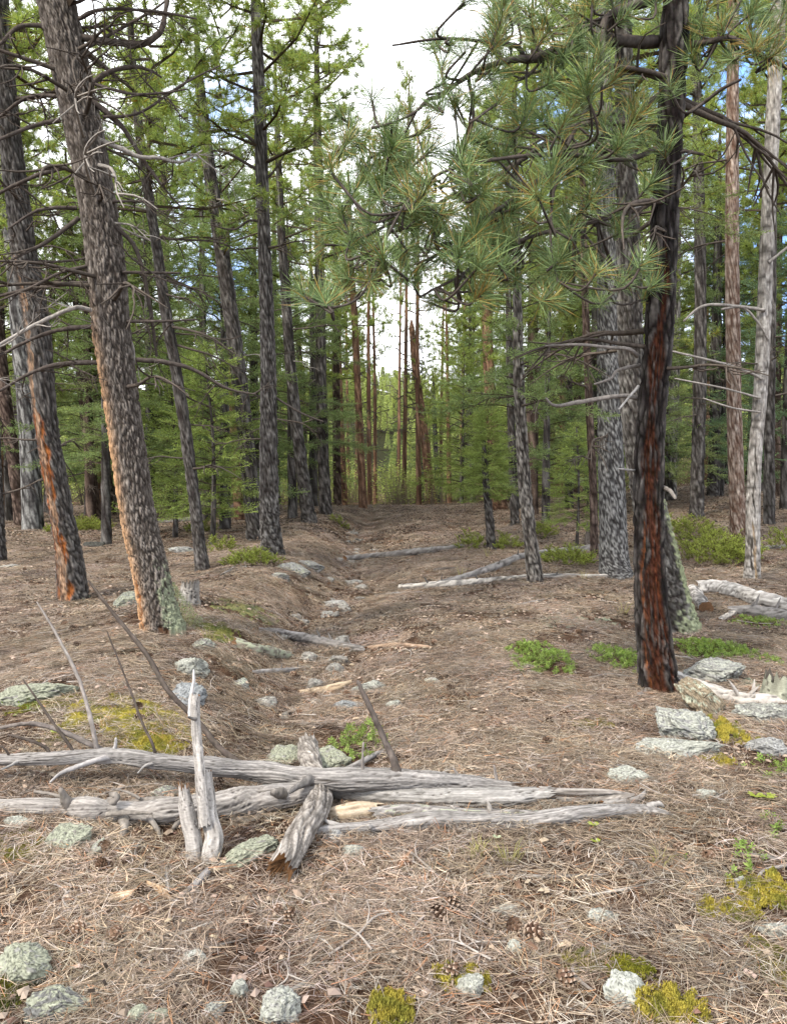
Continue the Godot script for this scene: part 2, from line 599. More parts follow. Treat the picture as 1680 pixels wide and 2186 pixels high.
func materials() -> void:
	M.bark = mat(0.95, Color(1, 1, 1), 0.15)
	grain(M.bark, 512, 0.02, Vector3(3, 1.2, 3), 0.62, 6.0, 4)
	M.wood = mat(0.85, Color(1, 1, 1), 0.2)
	grain(M.wood, 512, 0.03, Vector3(2, 7, 7), 0.72, 4.0, 8)
	M.stone = mat(0.92, Color(1, 1, 1), 0.25)
	grain(M.stone, 512, 0.03, Vector3(4, 4, 4), 0.6, 6.0, 12)
	M.moss = mat(1.0, Color(1, 1, 1), 0.1)
	grain(M.moss, 512, 0.08, Vector3(5, 5, 5), 0.55, 8.0, 16)
	M.leaf = mat(0.7, Color(1, 1, 1), 0.25)
	M.leaf.backlight_enabled = true
	M.leaf.backlight = Color(1.0, 1.0, 0.75)
	M.needle = mat(0.55, Color(1, 1, 1), 0.4)
	M.needle.backlight_enabled = true
	M.needle.backlight = Color(0.3, 0.3, 0.2)
	M.dry = mat(0.8, Color(1, 1, 1), 0.25)
	# ground: brown duff on which fallen needles lie in every direction
	var n := 1024
	var im := Image.create(n, n, false, Image.FORMAT_RGB8)
	im.fill(Color(0.5, 0.42, 0.37))
	var r := RandomNumberGenerator.new()
	r.seed = 5
	for k in 16000:
		var x := r.randf() * n
		var y := r.randf() * n
		var a := r.randf() * TAU
		var l := r.randi_range(6, 34)
		var v := r.randf()
		var col := Color(0.36, 0.28, 0.24).lerp(Color(0.95, 0.84, 0.74), v * v if k < 5000 else v)
		var bend := r.randf_range(-0.015, 0.015)
		for s in l:
			x += cos(a); y += sin(a); a += bend
			im.set_pixel(posmod(int(x), n), posmod(int(y), n), col)
			if s % 2: im.set_pixel(posmod(int(x + 1), n), posmod(int(y), n), col)
	M.ground = mat(0.95, Color(1, 1, 1), 0.15)
	M.ground.albedo_texture = ImageTexture.create_from_image(im)
	var bm: Image = im.duplicate()
	bm.bump_map_to_normal_map(4.0)
	M.ground.normal_enabled = true
	M.ground.normal_texture = ImageTexture.create_from_image(bm)
	M.ground.uv1_triplanar = true
	M.ground.uv1_world_triplanar = true
	M.ground.uv1_scale = Vector3(0.62, 0.62, 0.62)

func sky_material() -> PanoramaSkyMaterial:
	var w := 512
	var h := 256
	var im := Image.create(w, h, false, Image.FORMAT_RGBF)
	var n := FastNoiseLite.new()
	n.seed = 680
	n.frequency = 0.9
	n.fractal_octaves = 5
	for y in h:
		var el := PI / 2 - PI * (y + 0.5) / h
		for x in w:
			var az := TAU * (x + 0.5) / w
			var d := Vector3(cos(el) * cos(az), sin(el) * 1.7, cos(el) * sin(az))
			var c := smoothstep(-0.5, -0.16, n.get_noise_3dv(d * 1.6))
			var e := clampf(sin(el), 0.0, 1.0)
			var blue := Color(0.3, 0.5, 0.92).lerp(Color(0.11, 0.26, 0.68), pow(e, 0.5))
			var white := Color(1.0, 1.02, 1.06) * (0.9 + 0.25 * n.get_noise_3dv(d * 3.0))
			im.set_pixel(x, y, blue.lerp(white, c) if el > 0 else Color(0.3, 0.28, 0.25))
	var m := PanoramaSkyMaterial.new()
	m.panorama = ImageTexture.create_from_image(im)
	return m


# ------------------------------------------------------------------ trees
var ST := {}
var crowns := {}
var limbs_dark := []
var limbs_pale := []

func styles() -> void:
	ST.dark = {"plate": lc(0.11, 0.1, 0.093), "plate2": lc(0.225, 0.212, 0.2), "furrow": lc(0.036, 0.031, 0.028), "freq": 26.0, "stretch": 0.32, "depth": 0.022}
	ST.grey = {"plate": lc(0.12, 0.115, 0.113), "plate2": lc(0.19, 0.187, 0.184), "furrow": lc(0.045, 0.041, 0.04), "freq": 34.0, "stretch": 0.8, "depth": 0.008, "speck": 0.55}
	ST.rust = {"plate": lc(0.13, 0.095, 0.078), "plate2": lc(0.24, 0.18, 0.15), "furrow": lc(0.04, 0.028, 0.023), "freq": 20.0, "stretch": 0.4, "depth": 0.014}
	ST.orange = {"plate": lc(0.34, 0.19, 0.12), "plate2": lc(0.45, 0.29, 0.2), "furrow": lc(0.12, 0.07, 0.05), "freq": 20.0, "stretch": 0.4, "depth": 0.012}
	ST.tan = {"plate": lc(0.36, 0.28, 0.22), "plate2": lc(0.5, 0.42, 0.35), "furrow": lc(0.13, 0.1, 0.085), "freq": 22.0, "stretch": 0.4, "depth": 0.012}
	ST.pale = {"plate": lc(0.5, 0.47, 0.43), "plate2": lc(0.6, 0.57, 0.53), "furrow": lc(0.33, 0.3, 0.27), "freq": 11.0, "stretch": 1.6, "depth": 0.006, "bands": 0.85}

func styled(base: String, more: Dictionary) -> Dictionary:
	var d: Dictionary = ST[base].duplicate()
	d.merge(more, true)
	return d

func limb_on(tree: Node3D, path: Array, t: float, az: float, s: float, pale := false) -> void:
	var q: Vector4 = path[clampi(int(t * (path.size() - 1)), 0, path.size() - 1)]
	var pool: Array = limbs_pale if pale else limbs_dark
	var o := obj("branch", pool[rng.randi() % pool.size()], tree)
	var dir := Vector3(cos(az), rr(-0.15, 0.25), sin(az)).normalized()
	o.transform = Transform3D(basis_x(dir, rr(-0.6, 0.6), s), v3(q) + Vector3(cos(az), 0, sin(az)) * q.w * 0.7)

# px: [x, y, width] from the foot up, as seen in the photograph; total: height in metres; crown: [kind, from height, scale]
func tree(called: String, label: String, category: String, px: Array, st: Dictionary, total: float, crown: Array, segs := 18, rings := 60, dead := 6, d0 := 0.0, group := "") -> Array:
	var foot := gp(px[0][0], px[0][1])
	if d0 > 0.0:
		foot = at(px[0][0], px[0][1], d0)
	var d := -foot.z
	var t := thing(called, foot, label, category, group)
	var k := []
	for q in px:
		k.append(v4(at(q[0], q[1], d) - foot, q[2] * 0.5 * d / F))
	var low: Vector4 = k[0]
	var path := [Vector4(low.x, low.y - 0.25, low.z, low.w)]
	path.append_array(curve(k, rings))
	var e: Vector4 = path[-1]
	var b: Vector4 = path[maxi(path.size() - 12, 1)]
	var up := (v3(e) - v3(b)).normalized().lerp(Vector3.UP, 0.5).normalized()
	if e.y < total:
		for j in 6:
			var f := (j + 1) / 6.0
			path.append(v4(v3(e) + up * (total - e.y) * f, lerpf(e.w, 0.025, f)))
	st = st.duplicate()
	st.seed = rr(0, 60)
	if st.get("speck", 0.0) == 0.0:
		st.freq *= rr(0.75, 1.35)
		st.stretch *= rr(0.7, 1.5)
	obj("trunk", bark_mesh(path, segs, st, 0.3 if k[0].w > 0.07 else 0.15), t)
	if crown.size():
		for j in range(0, crown.size(), 3):
			var c := obj("crown", crowns[crown[j]][rng.randi() % crowns[crown[j]].size()], t)
			var y: float = crown[j + 1]
			var o := Vector3.ZERO
			for q in path:
				if q.y <= y: o = v3(q)
			c.transform = Transform3D(Basis(Vector3.UP, rr(0, TAU)).scaled(Vector3.ONE * crown[j + 2]), o)
			tag(c, "", "", "", "stuff")
	for j in dead:
		limb_on(t, path, rr(0.3, 0.88) * rings / (rings + 7), rr(0, TAU), rr(0.5, 1.2), j % 7 == 6)
	return [t, path, d]

# a bough drawn on the photograph: [x, y, width, d]
func bough(t: Node3D, px: Array, d0: float, col: Color, called := "branch", segs := 6) -> Array:
	var k := px_path(px, d0)
	for j in k.size(): k[j] = v4(v3(k[j]) - t.position, k[j].w)
	var path := curve(k, k.size() * 5)
	var e: Vector4 = path[-1]
	var f: Vector4 = path[-2]
	var drawn := path.duplicate()
	drawn.append(v4(v3(e) + (v3(e) - v3(f)).normalized() * e.w * 0.9, e.w * 0.12))
	obj(called, twig_mesh(drawn, segs, col, M.bark), t)
	return path

func _ready() -> void:
	rng.seed = 11
	cell.noise_type = FastNoiseLite.TYPE_CELLULAR
	cell.cellular_return_type = FastNoiseLite.RETURN_DISTANCE2_SUB
	cell.frequency = 1.0
	cell.fractal_type = FastNoiseLite.FRACTAL_NONE
	cell.domain_warp_enabled = true
	cell.domain_warp_type = FastNoiseLite.DOMAIN_WARP_SIMPLEX
	cell.domain_warp_amplitude = 0.55
	cell.domain_warp_frequency = 0.7
	cell.domain_warp_fractal_type = FastNoiseLite.DOMAIN_WARP_FRACTAL_NONE
	simp.noise_type = FastNoiseLite.TYPE_SIMPLEX_SMOOTH
	simp.frequency = 1.0
	simp.fractal_type = FastNoiseLite.FRACTAL_NONE
	# camera, sky, sun, exposure
	var cam := Camera3D.new()
	cam.name = "camera"
	cam.position = EYE
	cam.rotation.x = PITCH
	cam.fov = rad_to_deg(2.0 * atan(H / 2 / F))
	cam.near = 0.05
	cam.far = 1500.0
	add_child(cam)
	cam.current = true
	var env := Environment.new()
	env.background_mode = Environment.BG_SKY
	env.sky = Sky.new()
	env.sky.sky_material = sky_material()
	env.background_energy_multiplier = 0.72
	env.sky_rotation = Vector3(0, 0.0, 0)
	env.tonemap_mode = Environment.TONE_MAPPER_LINEAR
	env.tonemap_exposure = 4.0
	env.sdfgi_enabled = true
	env.ssao_enabled = true
	env.ssil_enabled = true
	var we := WorldEnvironment.new()
	we.name = "world_environment"
	we.environment = env
	add_child(we)
	var sun := DirectionalLight3D.new()
	sun.name = "sun"
	sun.light_energy = 0.5
	sun.light_color = Color(1.0, 0.96, 0.9)
	sun.light_angular_distance = 10.0
	sun.shadow_enabled = true
	add_child(sun)
	sun.look_at_from_position(Vector3(-6, 9, 6), Vector3.ZERO)

	short = [[2, "trunk cut by the left edge"], [72, "dark grey trunk at far left"], [150, "orange-scarred pine"], [222, "reddish pair of trunks"], [335, "big leaning pine"], [425, "thin leaning pine"], [578, "tall dark flared pine"], [655, "dark leaning trunk by the gully"], [693, "grey trunk on the crest"], [773, "bright orange crest pine"], [915, "leaning reddish crest pine"], [1042, "flat-topped fir"], [1125, "slim grey fir"], [1262, "narrow red trunk"], [1308, "speckled grey trunk"], [1390, "dark scarred pine"], [1488, "slender dark trunk"], [1572, "reddish tan pine"], [1610, "white dead trunk"], [1676, "right edge trunk"]]
	materials()
	styles()
	build_ground()
	build_crowns()
	build_near_trees()
	build_fore_pine()
	build_mid_trees()
	build_back_trees()
	build_logs()
	build_rocks()
	build_moss()
	build_plants()
	build_litter()

func build_crowns() -> void:
	var yg := 1.25 * lc(0.165, 0.231, 0.074)
	var yb := 1.25 * lc(0.281, 0.330, 0.107)
	crowns.pine = [pine_crown(6.0, 2.1, 40, 20, yg, yb), pine_crown(6.0, 1.9, 36, 20, yg, yb), pine_crown(6.0, 2.2, 38, 20, lc(0.140, 0.214, 0.083), lc(0.247, 0.314, 0.124))]
	crowns.thin = [pine_crown(6.0, 1.6, 32, 14, yg, yb), pine_crown(6.0, 1.7, 30, 15, yg, yb)]
	crowns.long = [pine_crown(9.5, 2.2, 56, 20, yg, yb), pine_crown(9.5, 2.0, 52, 20, lc(0.198, 0.247, 0.074), lc(0.330, 0.363, 0.116))]
	crowns.fir = [fir_crown(7.0, 1.9, 92, lc(0.135, 0.2, 0.092), lc(0.31, 0.38, 0.17), 0.2), fir_crown(7.0, 1.8, 84, lc(0.12, 0.2, 0.09), lc(0.27, 0.35, 0.16), 0.25)]
	crowns.bright = [fir_crown(4.0, 1.3, 56, lc(0.16, 0.24, 0.075), lc(0.3, 0.38, 0.12))]
	crowns.spruce = [fir_crown(6.0, 1.7, 80, lc(0.100, 0.166, 0.100), lc(0.178, 0.277, 0.163))]
	for k in 5:
		limbs_dark.append(dead_limb(1.1, lc(0.12, 0.1, 0.085), 7))
	for k in 3:
		limbs_pale.append(dead_limb(1.1, lc(0.36, 0.33, 0.3), 5))

# ------------------------------------------------------------------ the ground
func build_ground() -> void:
	var ds := []
	var d := -9.0
	while d < 1.0:
		ds.append(d); d += 0.5
	while d < 640.0:
		ds.append(d); d += maxf(0.03, d * 0.0145)
	var xs := [0.0]
	var x := 0.0
	while x < 420.0:
		x += maxf(0.035, x * 0.032)
		xs.append(x)
		xs.push_front(-x)
	var p := PackedVector3Array()
	var c := PackedColorArray()
	for dd in ds:
		for xx in xs:
			p.append(Vector3(xx, height(xx, -dd), -dd))
			var n1 := simp.get_noise_2d(xx * 0.8, dd * 0.8) * 0.5 + 0.5
			var n2 := simp.get_noise_2d(xx * 4.0 + 30, dd * 4.0) * 0.5 + 0.5
			var n3 := simp.get_noise_2d(xx * 15.0 + 30, dd * 15.0) * 0.5 + 0.5
			var col := lc(0.37, 0.31, 0.265).lerp(lc(0.52, 0.455, 0.4), n1)
			col = col.lerp(lc(0.17, 0.13, 0.107), smoothstep(0.45, 0.9, n2) * 0.8)
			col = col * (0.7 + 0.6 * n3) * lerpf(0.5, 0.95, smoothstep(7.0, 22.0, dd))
			var green := smoothstep(21.0, 30.0, dd) * smoothstep(0.3, 0.6, n1 * 0.6 + n2 * 0.4) * 0.8
			col = col.lerp(lc(0.17, 0.19, 0.08), green)
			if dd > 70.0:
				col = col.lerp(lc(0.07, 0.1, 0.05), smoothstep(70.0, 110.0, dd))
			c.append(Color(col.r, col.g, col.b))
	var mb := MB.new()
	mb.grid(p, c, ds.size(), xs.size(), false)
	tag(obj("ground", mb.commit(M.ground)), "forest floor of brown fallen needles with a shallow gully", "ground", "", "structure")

func patch_mesh(count: int, radius: float) -> ArrayMesh:
	var mb := MB.new()
	for k in count:
		var a := rr(0, TAU)
		var r := radius * sqrt(rng.randf())
		var p := Vector3(cos(a) * r, rr(-0.002, 0.02), sin(a) * r)
		var h := rr(0, TAU)
		var t := rng.randf()
		var col := lc(0.05, 0.037, 0.03).lerp(lc(0.54, 0.425, 0.32), t * rr(0.25, 1.0))
		if rng.randf() < 0.2: col = lc(0.42, 0.375, 0.33) * rr(0.4, 1.1)
		if rng.randf() < 0.045: col = lc(0.28, 0.15, 0.085) * rr(0.8, 1.3)
		for pair in (2 if rng.randf() < 0.6 else 1):
			var d := Vector3(cos(h), rr(-0.1, 0.13), sin(h))
			var l := rr(0.035, 0.12)
			var b := rr(-0.5, 0.5)
			var w := rr(0.0006, 0.0011)
			var q := p
			var side := d.cross(Vector3(rr(-0.6, 0.6), 1, rr(-0.6, 0.6))).normalized() * w
			var ps := [q]
			for j in 3:
				q += d * l / 3.0
				ps.append(q)
				d = d.rotated(Vector3.UP, b * 0.5)
				d.y -= 0.03
			for j in 3:
				var s0 := side * (1.0 - 0.2 * j)
				var s1 := side * (0.8 - 0.2 * j)
				mb.tri(ps[j] - s0, ps[j + 1] - s1, ps[j] + s0, col)
				mb.tri(ps[j] + s0, ps[j + 1] - s1, ps[j + 1] + s1, col)
			h += rr(-0.35, 0.35)
	return mb.commit(M.dry, false)

func scatter(called: String, label: String, category: String, mesh: Mesh, spots: Array, parent: Node3D = null) -> void:
	var mm := MultiMesh.new()
	mm.transform_format = MultiMesh.TRANSFORM_3D
	mm.use_colors = true
	mm.mesh = mesh
	mm.instance_count = spots.size()
	for k in spots.size():
		mm.set_instance_transform(k, spots[k][0])
		mm.set_instance_color(k, spots[k][1])
	var o := MultiMeshInstance3D.new()
	o.multimesh = mm
	o.name = called if parent else numbered(called)
	(parent if parent else self).add_child(o, true)
	tag(o, label, category, "", "stuff")

func lying_basis(x: float, z: float, s: float) -> Basis:
	return basis_y(normal_at(x, z), rr(0, TAU), s)

func is_clear(x: float, z: float) -> bool:
	for q in clear:
		var u: float = (x - q[0]) / q[2]
		var v: float = (z - q[1]) / q[3]
		if u * u + v * v < 1.0: return true
	return false

func spots_between(d0: float, d1: float, per: float, s0: float, s1: float, lift: float) -> Array:
	var out := []
	var area := (d1 - d0) * (0.6 * (d0 + d1) + 1.8)
	var n := int(area * per)
	while n > 0:
		var d := sqrt(lerpf(d0 * d0, d1 * d1, rng.randf()))
		var x := rr(-1, 1) * (0.6 * d + 0.9)
		n -= 1
		if is_clear(x, -d) and rng.randf() < 0.93: continue
		var v := rr(0.75, 1.25) * (1.0 + 0.25 * simp.get_noise_2d(x * 0.9, d * 0.9))
		out.append([Transform3D(lying_basis(x, -d, rr(s0, s1)), on_ground(x, -d, lift)), Color(v, v * rr(0.95, 1.03), v * rr(0.9, 1.04))])
	return out

func build_litter() -> void:
	# loose pebbles and chips
	var mb := MB.new()
	for k in 9:
		var o := Vector3(rr(-0.15, 0.15), 0.004, rr(-0.15, 0.15))
		var s := rr(0.004, 0.013)
		var col := lc(0.3, 0.24, 0.19) if rng.randf() < 0.4 else lc(0.12, 0.075, 0.055)
		var b := Basis.from_euler(Vector3(rr(-0.4, 0.4), rr(0, 6), rr(-0.4, 0.4)))
		var v := [b * Vector3(s, 0, s * 0.5) + o, b * Vector3(-s, 0, s * 0.6) + o, b * Vector3(-s * 0.8, 0, -s * 0.6) + o, b * Vector3(s * 0.9, 0, -s * 0.7) + o, b * Vector3(0, s * 0.6, 0) + o]
		for q in 4: mb.tri(v[q], v[(q + 1) % 4], v[4], col * rr(0.8, 1.2))
	var mb2 := MB.new()
	for k in 16:
		var o := Vector3(rr(-0.22, 0.22), 0.006, rr(-0.22, 0.22))
		var s := rr(0.008, 0.022)
		var col := lc(0.03, 0.023, 0.019) if rng.randf() < 0.55 else (lc(0.24, 0.19, 0.15) if rng.randf() < 0.5 else lc(0.13, 0.08, 0.055))
		var b := Basis.from_euler(Vector3(rr(-0.4, 0.4), rr(0, 6), rr(-0.4, 0.4)))
		var v := [b * Vector3(s, 0, s * 0.35) + o, b * Vector3(-s * 0.8, 0, s * 0.5) + o, b * Vector3(-s, 0, -s * 0.4) + o, b * Vector3(s * 0.7, 0, -s * 0.5) + o, b * Vector3(0, s * 0.5, 0) + o]
		for q in 4: mb2.tri(v[q], v[(q + 1) % 4], v[4], col * rr(0.7, 1.2))
	scatter("bark_litter", "dark bark flakes, cone scales and pale chips strewn over the slope", "debris", mb2.commit(M.dry, false), spots_between(2.0, 7.0, 4.0, 0.4, 0.8, 0.014) + spots_between(7.0, 14.0, 13.0, 0.7, 1.1, 0.018) + spots_between(14.0, 28.0, 12.0, 1.0, 1.7, 0.02))
	scatter("forest_debris", "small chips of bark and pebbles mixed in the needle litter", "debris", mb.commit(M.dry, false), spots_between(1.5, 24.0, 16.0, 0.8, 1.7, 0.003))
	var t := thing("needle_litter", Vector3.ZERO, "dry tan and brown pine needles strewn all over the forest floor", "needle litter")
	t.set_meta("kind", "stuff")
	for k in 4:
		var m := patch_mesh(260, 0.2)
		var s := spots_between(1.5, 6.5, 12.0, 0.8, 1.25, 0.003)
		s.append_array(spots_between(6.5, 14.0, 9.0, 0.85, 1.2, 0.003))
		s.append_array(spots_between(14.0, 27.0, 5.0, 1.0, 1.5, 0.003))
		scatter("needles", "", "", m, s, t)


# ------------------------------------------------------------------ the trees close by
func build_near_trees() -> void:
	var brown := lc(0.12, 0.1, 0.088)
	var pale := lc(0.4, 0.37, 0.34)
	# the big leaning pine at the left
	var r := tree("pine_tree", "big leaning pine with scaly bark and pale lichen at its right foot", "tree",
		[[350, 1345, 88], [334, 1280, 76], [318, 1200, 74], [297, 1110, 72], [276, 970, 71], [258, 843, 71], [238, 700, 76], [227, 562, 76], [203, 400, 74], [163, 200, 75], [121, 0, 74], [90, -160, 70]],
		styled("tan", {"plate": lc(0.15, 0.13, 0.115), "plate2": lc(0.31, 0.275, 0.245), "furrow": lc(0.058, 0.048, 0.041), "freq": 44.0, "stretch": 0.27, "depth": 0.016,
			"side": [[-1.15, 1.15, 2.6, lc(0.72, 0.43, 0.23), 1.0]], "scars": [[-0.85, 0.3, 0.75, lc(0.42, 0.17, 0.06), lc(0.3, 0.11, 0.045)], [0.1, 0.55, 0.32, lc(0.1, 0.06, 0.045), lc(0.17, 0.09, 0.05)]],
			"lichen": [[1.15, 1.0, 0.95, lc(0.36, 0.4, 0.27)]]}), 11.0, ["pine", 4.6, 1.0], 120, 340, 0)
	var t: Node3D = r[0]
	var d: float = r[2]
	var bs := [
		[[150, 78, 17], [173, 80, 15], [240, 90, 16], [301, 94, 15], [341, 70, 13], [352, 35, 10], [359, -10, 8]],
		[[180, 195, 13], [226, 157, 11], [281, 143, 9], [320, 150, 6], [345, 165, 4]],
		[[196, 214, 13], [261, 271, 10], [306, 341, 8], [351, 401, 5], [385, 440, 3]],
		[[214, 300, 12], [261, 318, 10], [300, 335, 9], [341, 337, 8], [387, 346, 6], [432, 321, 3]],
		[[130, 256, 11], [65, 271, 9], [0, 297, 7], [-60, 310, 4]],
		[[140, 357, 11], [75, 376, 9], [0, 412, 7], [-60, 450, 5]],
		[[165, 444, 9], [120, 444, 8], [75, 452, 6], [20, 487, 4]],
		[[170, 465, 11], [100, 517, 9], [30, 552, 6], [-30, 590, 4]],
		[[118, 58, 12], [45, 56, 9], [0, 95, 7], [-50, 130, 4]],
		[[130, 205, 9], [60, 208, 8], [0, 250, 5]],
		[[192, 567, 8], [130, 582, 7], [75, 610, 6], [0, 642, 4]],
		[[190, 604, 10], [90, 612, 8], [0, 632, 6], [-60, 650, 4]],
		[[210, 668, 13], [178, 658, 10], [150, 660, 9], [75, 694, 8], [0, 736, 7], [-50, 770, 5]],
		[[206, 697, 11], [125, 705, 9], [60, 728, 7], [0, 760, 5]],
		[[222, 773, 11], [125, 778, 9], [60, 800, 7], [0, 835, 5]],
		[[290, 768, 11], [351, 773, 10], [416, 790, 8], [482, 828, 6], [547, 842, 3]],
		[[221, 635, 7], [250, 690, 6], [283, 735, 5], [286, 780, 4], [276, 805, 3]],
		[[240, 480, 10], [290, 530, 9], [318, 640, 8], [335, 760, 6]],
		[[270, 686, 7], [340, 686, 6], [421, 682, 4]],
		[[262, 581, 7], [320, 582, 6], [386, 583, 4]],
		[[240, 430, 7], [292, 430, 5], [330, 432, 3]],
		[[170, 40, 9], [220, 20, 8], [330, 24, 6], [420, 40, 4]],
		[[190, 100, 8], [260, 60, 7], [330, 20, 5], [380, -20, 4]],
		[[205, 180, 7], [280, 200, 6], [350, 198, 5], [400, 190, 3]],
		[[220, 250, 8], [300, 240, 6], [390, 180, 5], [470, 140, 3]],
	]
	var k := 0
	for b in bs:
		var away := rr(-0.7, 0.5)
		for j in b.size():
			b[j].append(d - 0.05 + away * j / b.size())
		var path := bough(t, b, d, pale if k in [3, 12, 16] else brown)
		# smaller shoots along it
		for j in 5:
			var q: Vector4 = path[4 + rng.randi() % (path.size() - 5)]
			var o := obj("branch", (limbs_pale if k in [3, 12, 16] else limbs_dark)[rng.randi() % 3], t)
			o.transform = Transform3D(basis_x(Vector3(rr(-1, 1), rr(-0.9, 0.4), rr(-1, 1)), rr(0, TAU), rr(0.2, 0.45)), v3(q))
		k += 1
	for j in 26:
		limb_on(t, r[1], rr(0.45, 0.92), rr(0, TAU), rr(0.5, 1.1), j % 6 == 0)
	# the pine with the orange scar
	tree("pine_tree", "pine with a long bright orange scar down its left side", "tree",
		[[158, 1280, 64], [148, 1190, 56], [134, 1110, 50], [112, 990, 49], [96, 880, 49], [80, 700, 52], [62, 600, 52], [45, 480, 48], [28, 340, 44], [12, 180, 40], [0, 20, 36], [-10, -120, 32]],
		styled("dark", {"scars": [[-0.5, 0.85, 2.6, lc(0.5, 0.19, 0.06), lc(0.3, 0.09, 0.035)], [-0.6, 0.45, 3.9, lc(0.5, 0.33, 0.22), lc(0.38, 0.25, 0.17)]], "lichen": [[1.5, 0.7, 0.35, lc(0.3, 0.33, 0.24)]]}), 11.0, ["pine", 5.0, 0.9], 56, 170, 16)
	tree("pine_tree", "straight dark grey trunk of fine bark just behind the orange-scarred pine at far left", "tree",
		[[72, 1132, 44], [66, 1000, 40], [57, 860, 38], [47, 740, 38], [36, 600, 36], [22, 420, 36], [12, 250, 34], [6, 80, 32], [0, -100, 30]], ST.grey, 12.0, ["pine", 6.5, 1.0], 36, 90, 14)
	tree("pine_tree", "dark trunk cut by the left edge of the photo", "tree",
		[[2, 1200, 26], [-4, 1080, 24], [-10, 940, 22], [-22, 700, 20]], ST.dark, 9.0, ["thin", 4.5, 0.8], 24, 60, 4)
	tree("pine_tree", "brown trunk leaning behind the dark grey one at far left", "tree",
		[[48, 1122, 30], [35, 1010, 28], [18, 900, 26], [5, 780, 24], [-12, 600, 20]], ST.rust, 10.0, ["pine", 5.0, 0.9], 26, 60, 6)
	tree("pine_tree", "thin dark leaning pine between the big scaly trunk and the tall dark one", "tree",
		[[434, 1222, 31], [425, 1150, 26], [417, 1080, 25], [402, 960, 25], [378, 800, 24], [352, 650, 23], [334, 520, 21], [318, 420, 20], [300, 300, 18], [285, 150, 16]], ST.dark, 8.5, ["thin", 4.6, 0.75], 32, 110, 16)
	r = tree("pine_tree", "tall straight dark pine with a flared foot on the gully's left bank", "tree",
		[[583, 1186, 50], [578, 1130, 42], [575, 1050, 40], [574, 900, 36], [573, 780, 32], [569, 640, 29], [563, 470, 26], [556, 260, 25], [550, 100, 23], [544, -60, 20]],
		styled("dark", {"plate2": lc(0.3, 0.285, 0.27)}), 11.5, ["pine", 5.6, 0.85], 44, 170, 5)
	t = r[0]
	d = r[2]
	for b in [[[562, 312, 8], [542, 301, 7], [502, 279, 6], [427, 281, 4]], [[566, 372, 8], [547, 361, 7], [482, 326, 5], [427, 321, 4]], [[566, 350, 6], [612, 326, 5], [663, 311, 3]], [[566, 385, 6], [585, 365, 5], [607, 332, 3]], [[570, 480, 6], [535, 470, 5], [500, 490, 4], [450, 480, 3]], [[575, 840, 5], [640, 880, 4], [690, 900, 3]]]:
		bough(t, b, d, brown)
	# right of the middle
	tree("pine_tree", "lichen-crusted leaning tree right behind the dark scarred pine, its foot wide", "tree",
		[[1440, 1342, 98], [1425, 1270, 84], [1408, 1190, 76], [1385, 1080, 66], [1368, 990, 60], [1352, 860, 54], [1345, 720, 51], [1342, 580, 49], [1338, 420, 45], [1334, 250, 40], [1330, 80, 34], [1328, -80, 28]],
		styled("dark", {"plate": lc(0.11, 0.102, 0.095), "plate2": lc(0.24, 0.23, 0.215), "lichen": [[1.2, 0.75, 2.1, lc(0.42, 0.46, 0.27)], [0.5, 0.9, 0.6, lc(0.42, 0.46, 0.29)]]}), 9.0, ["thin", 4.4, 0.8], 64, 200, 6)
	tree("fir_tree", "stout straight speckled grey trunk left of the dark scarred pine", "tree",
		[[1314, 1232, 72], [1310, 1190, 61], [1306, 1060, 56], [1302, 920, 51], [1298, 780, 46], [1297, 660, 43], [1294, 480, 39], [1290, 280, 34], [1286, 80, 29], [1284, -80, 24]], ST.grey, 10.0, ["fir", 4.2, 0.75], 64, 200, 3)
	tree("pine_tree", "narrow dark red trunk close behind the speckled grey one", "tree",
		[[1268, 1190, 18], [1266, 1050, 17], [1258, 880, 16], [1250, 680, 15], [1244, 450, 13]], ST.rust, 9.0, ["thin", 5.0, 0.8], 20, 70, 5)
	r = tree("fir_tree", "slim grey fir standing at the front of the right bank", "tree",
		[[1143, 1246, 36], [1133, 1160, 29], [1121, 1050, 27], [1113, 930, 25], [1107, 800, 23], [1104, 650, 20], [1101, 450, 16], [1098, 250, 12]], styled("dark", {"plate": lc(0.24, 0.215, 0.19), "plate2": lc(0.36, 0.34, 0.31), "lichen": [[1.0, 1.0, 0.25, lc(0.36, 0.4, 0.27)]]}), 6.0, ["fir", 2.1, 0.6], 36, 120, 6)
	tree("fir_tree", "small young fir with a flat bright green top on a thin bare stem", "tree",
		[[1049, 1172, 20], [1044, 1100, 18], [1038, 1040, 16], [1034, 985, 12], [1032, 940, 7]], ST.dark, 1.75, ["bright", 0.82, 0.4, "bright", 0.9, 0.36], 20, 50, 0)
	tree("pine_tree", "thick orange-barked trunk behind the small flat-topped fir", "tree",
		[[1066, 1090, 36], [1056, 1000, 27], [1050, 900, 25], [1043, 780, 23], [1036, 600, 20]], ST.orange, 11.0, ["pine", 6.0, 0.9], 26, 70, 5)
	tree("pine_tree", "grey trunk just left of the slim fir's foot, farther up the bank", "tree",
		[[1099, 1122, 20], [1095, 1000, 18], [1090, 880, 16], [1086, 700, 14]], ST.dark, 9.0, ["thin", 5.0, 0.8], 18, 50, 4)
	tree("pine_tree", "dark slender trunk with a straight stem, first right of the lichen-crusted tree", "tree",
		[[1486, 1107, 31], [1488, 1020, 28], [1491, 900, 27], [1494, 740, 25], [1494, 560, 23], [1490, 350, 21], [1486, 150, 18]], ST.dark, 12.0, ["thin", 7.0, 0.9], 26, 80, 6)
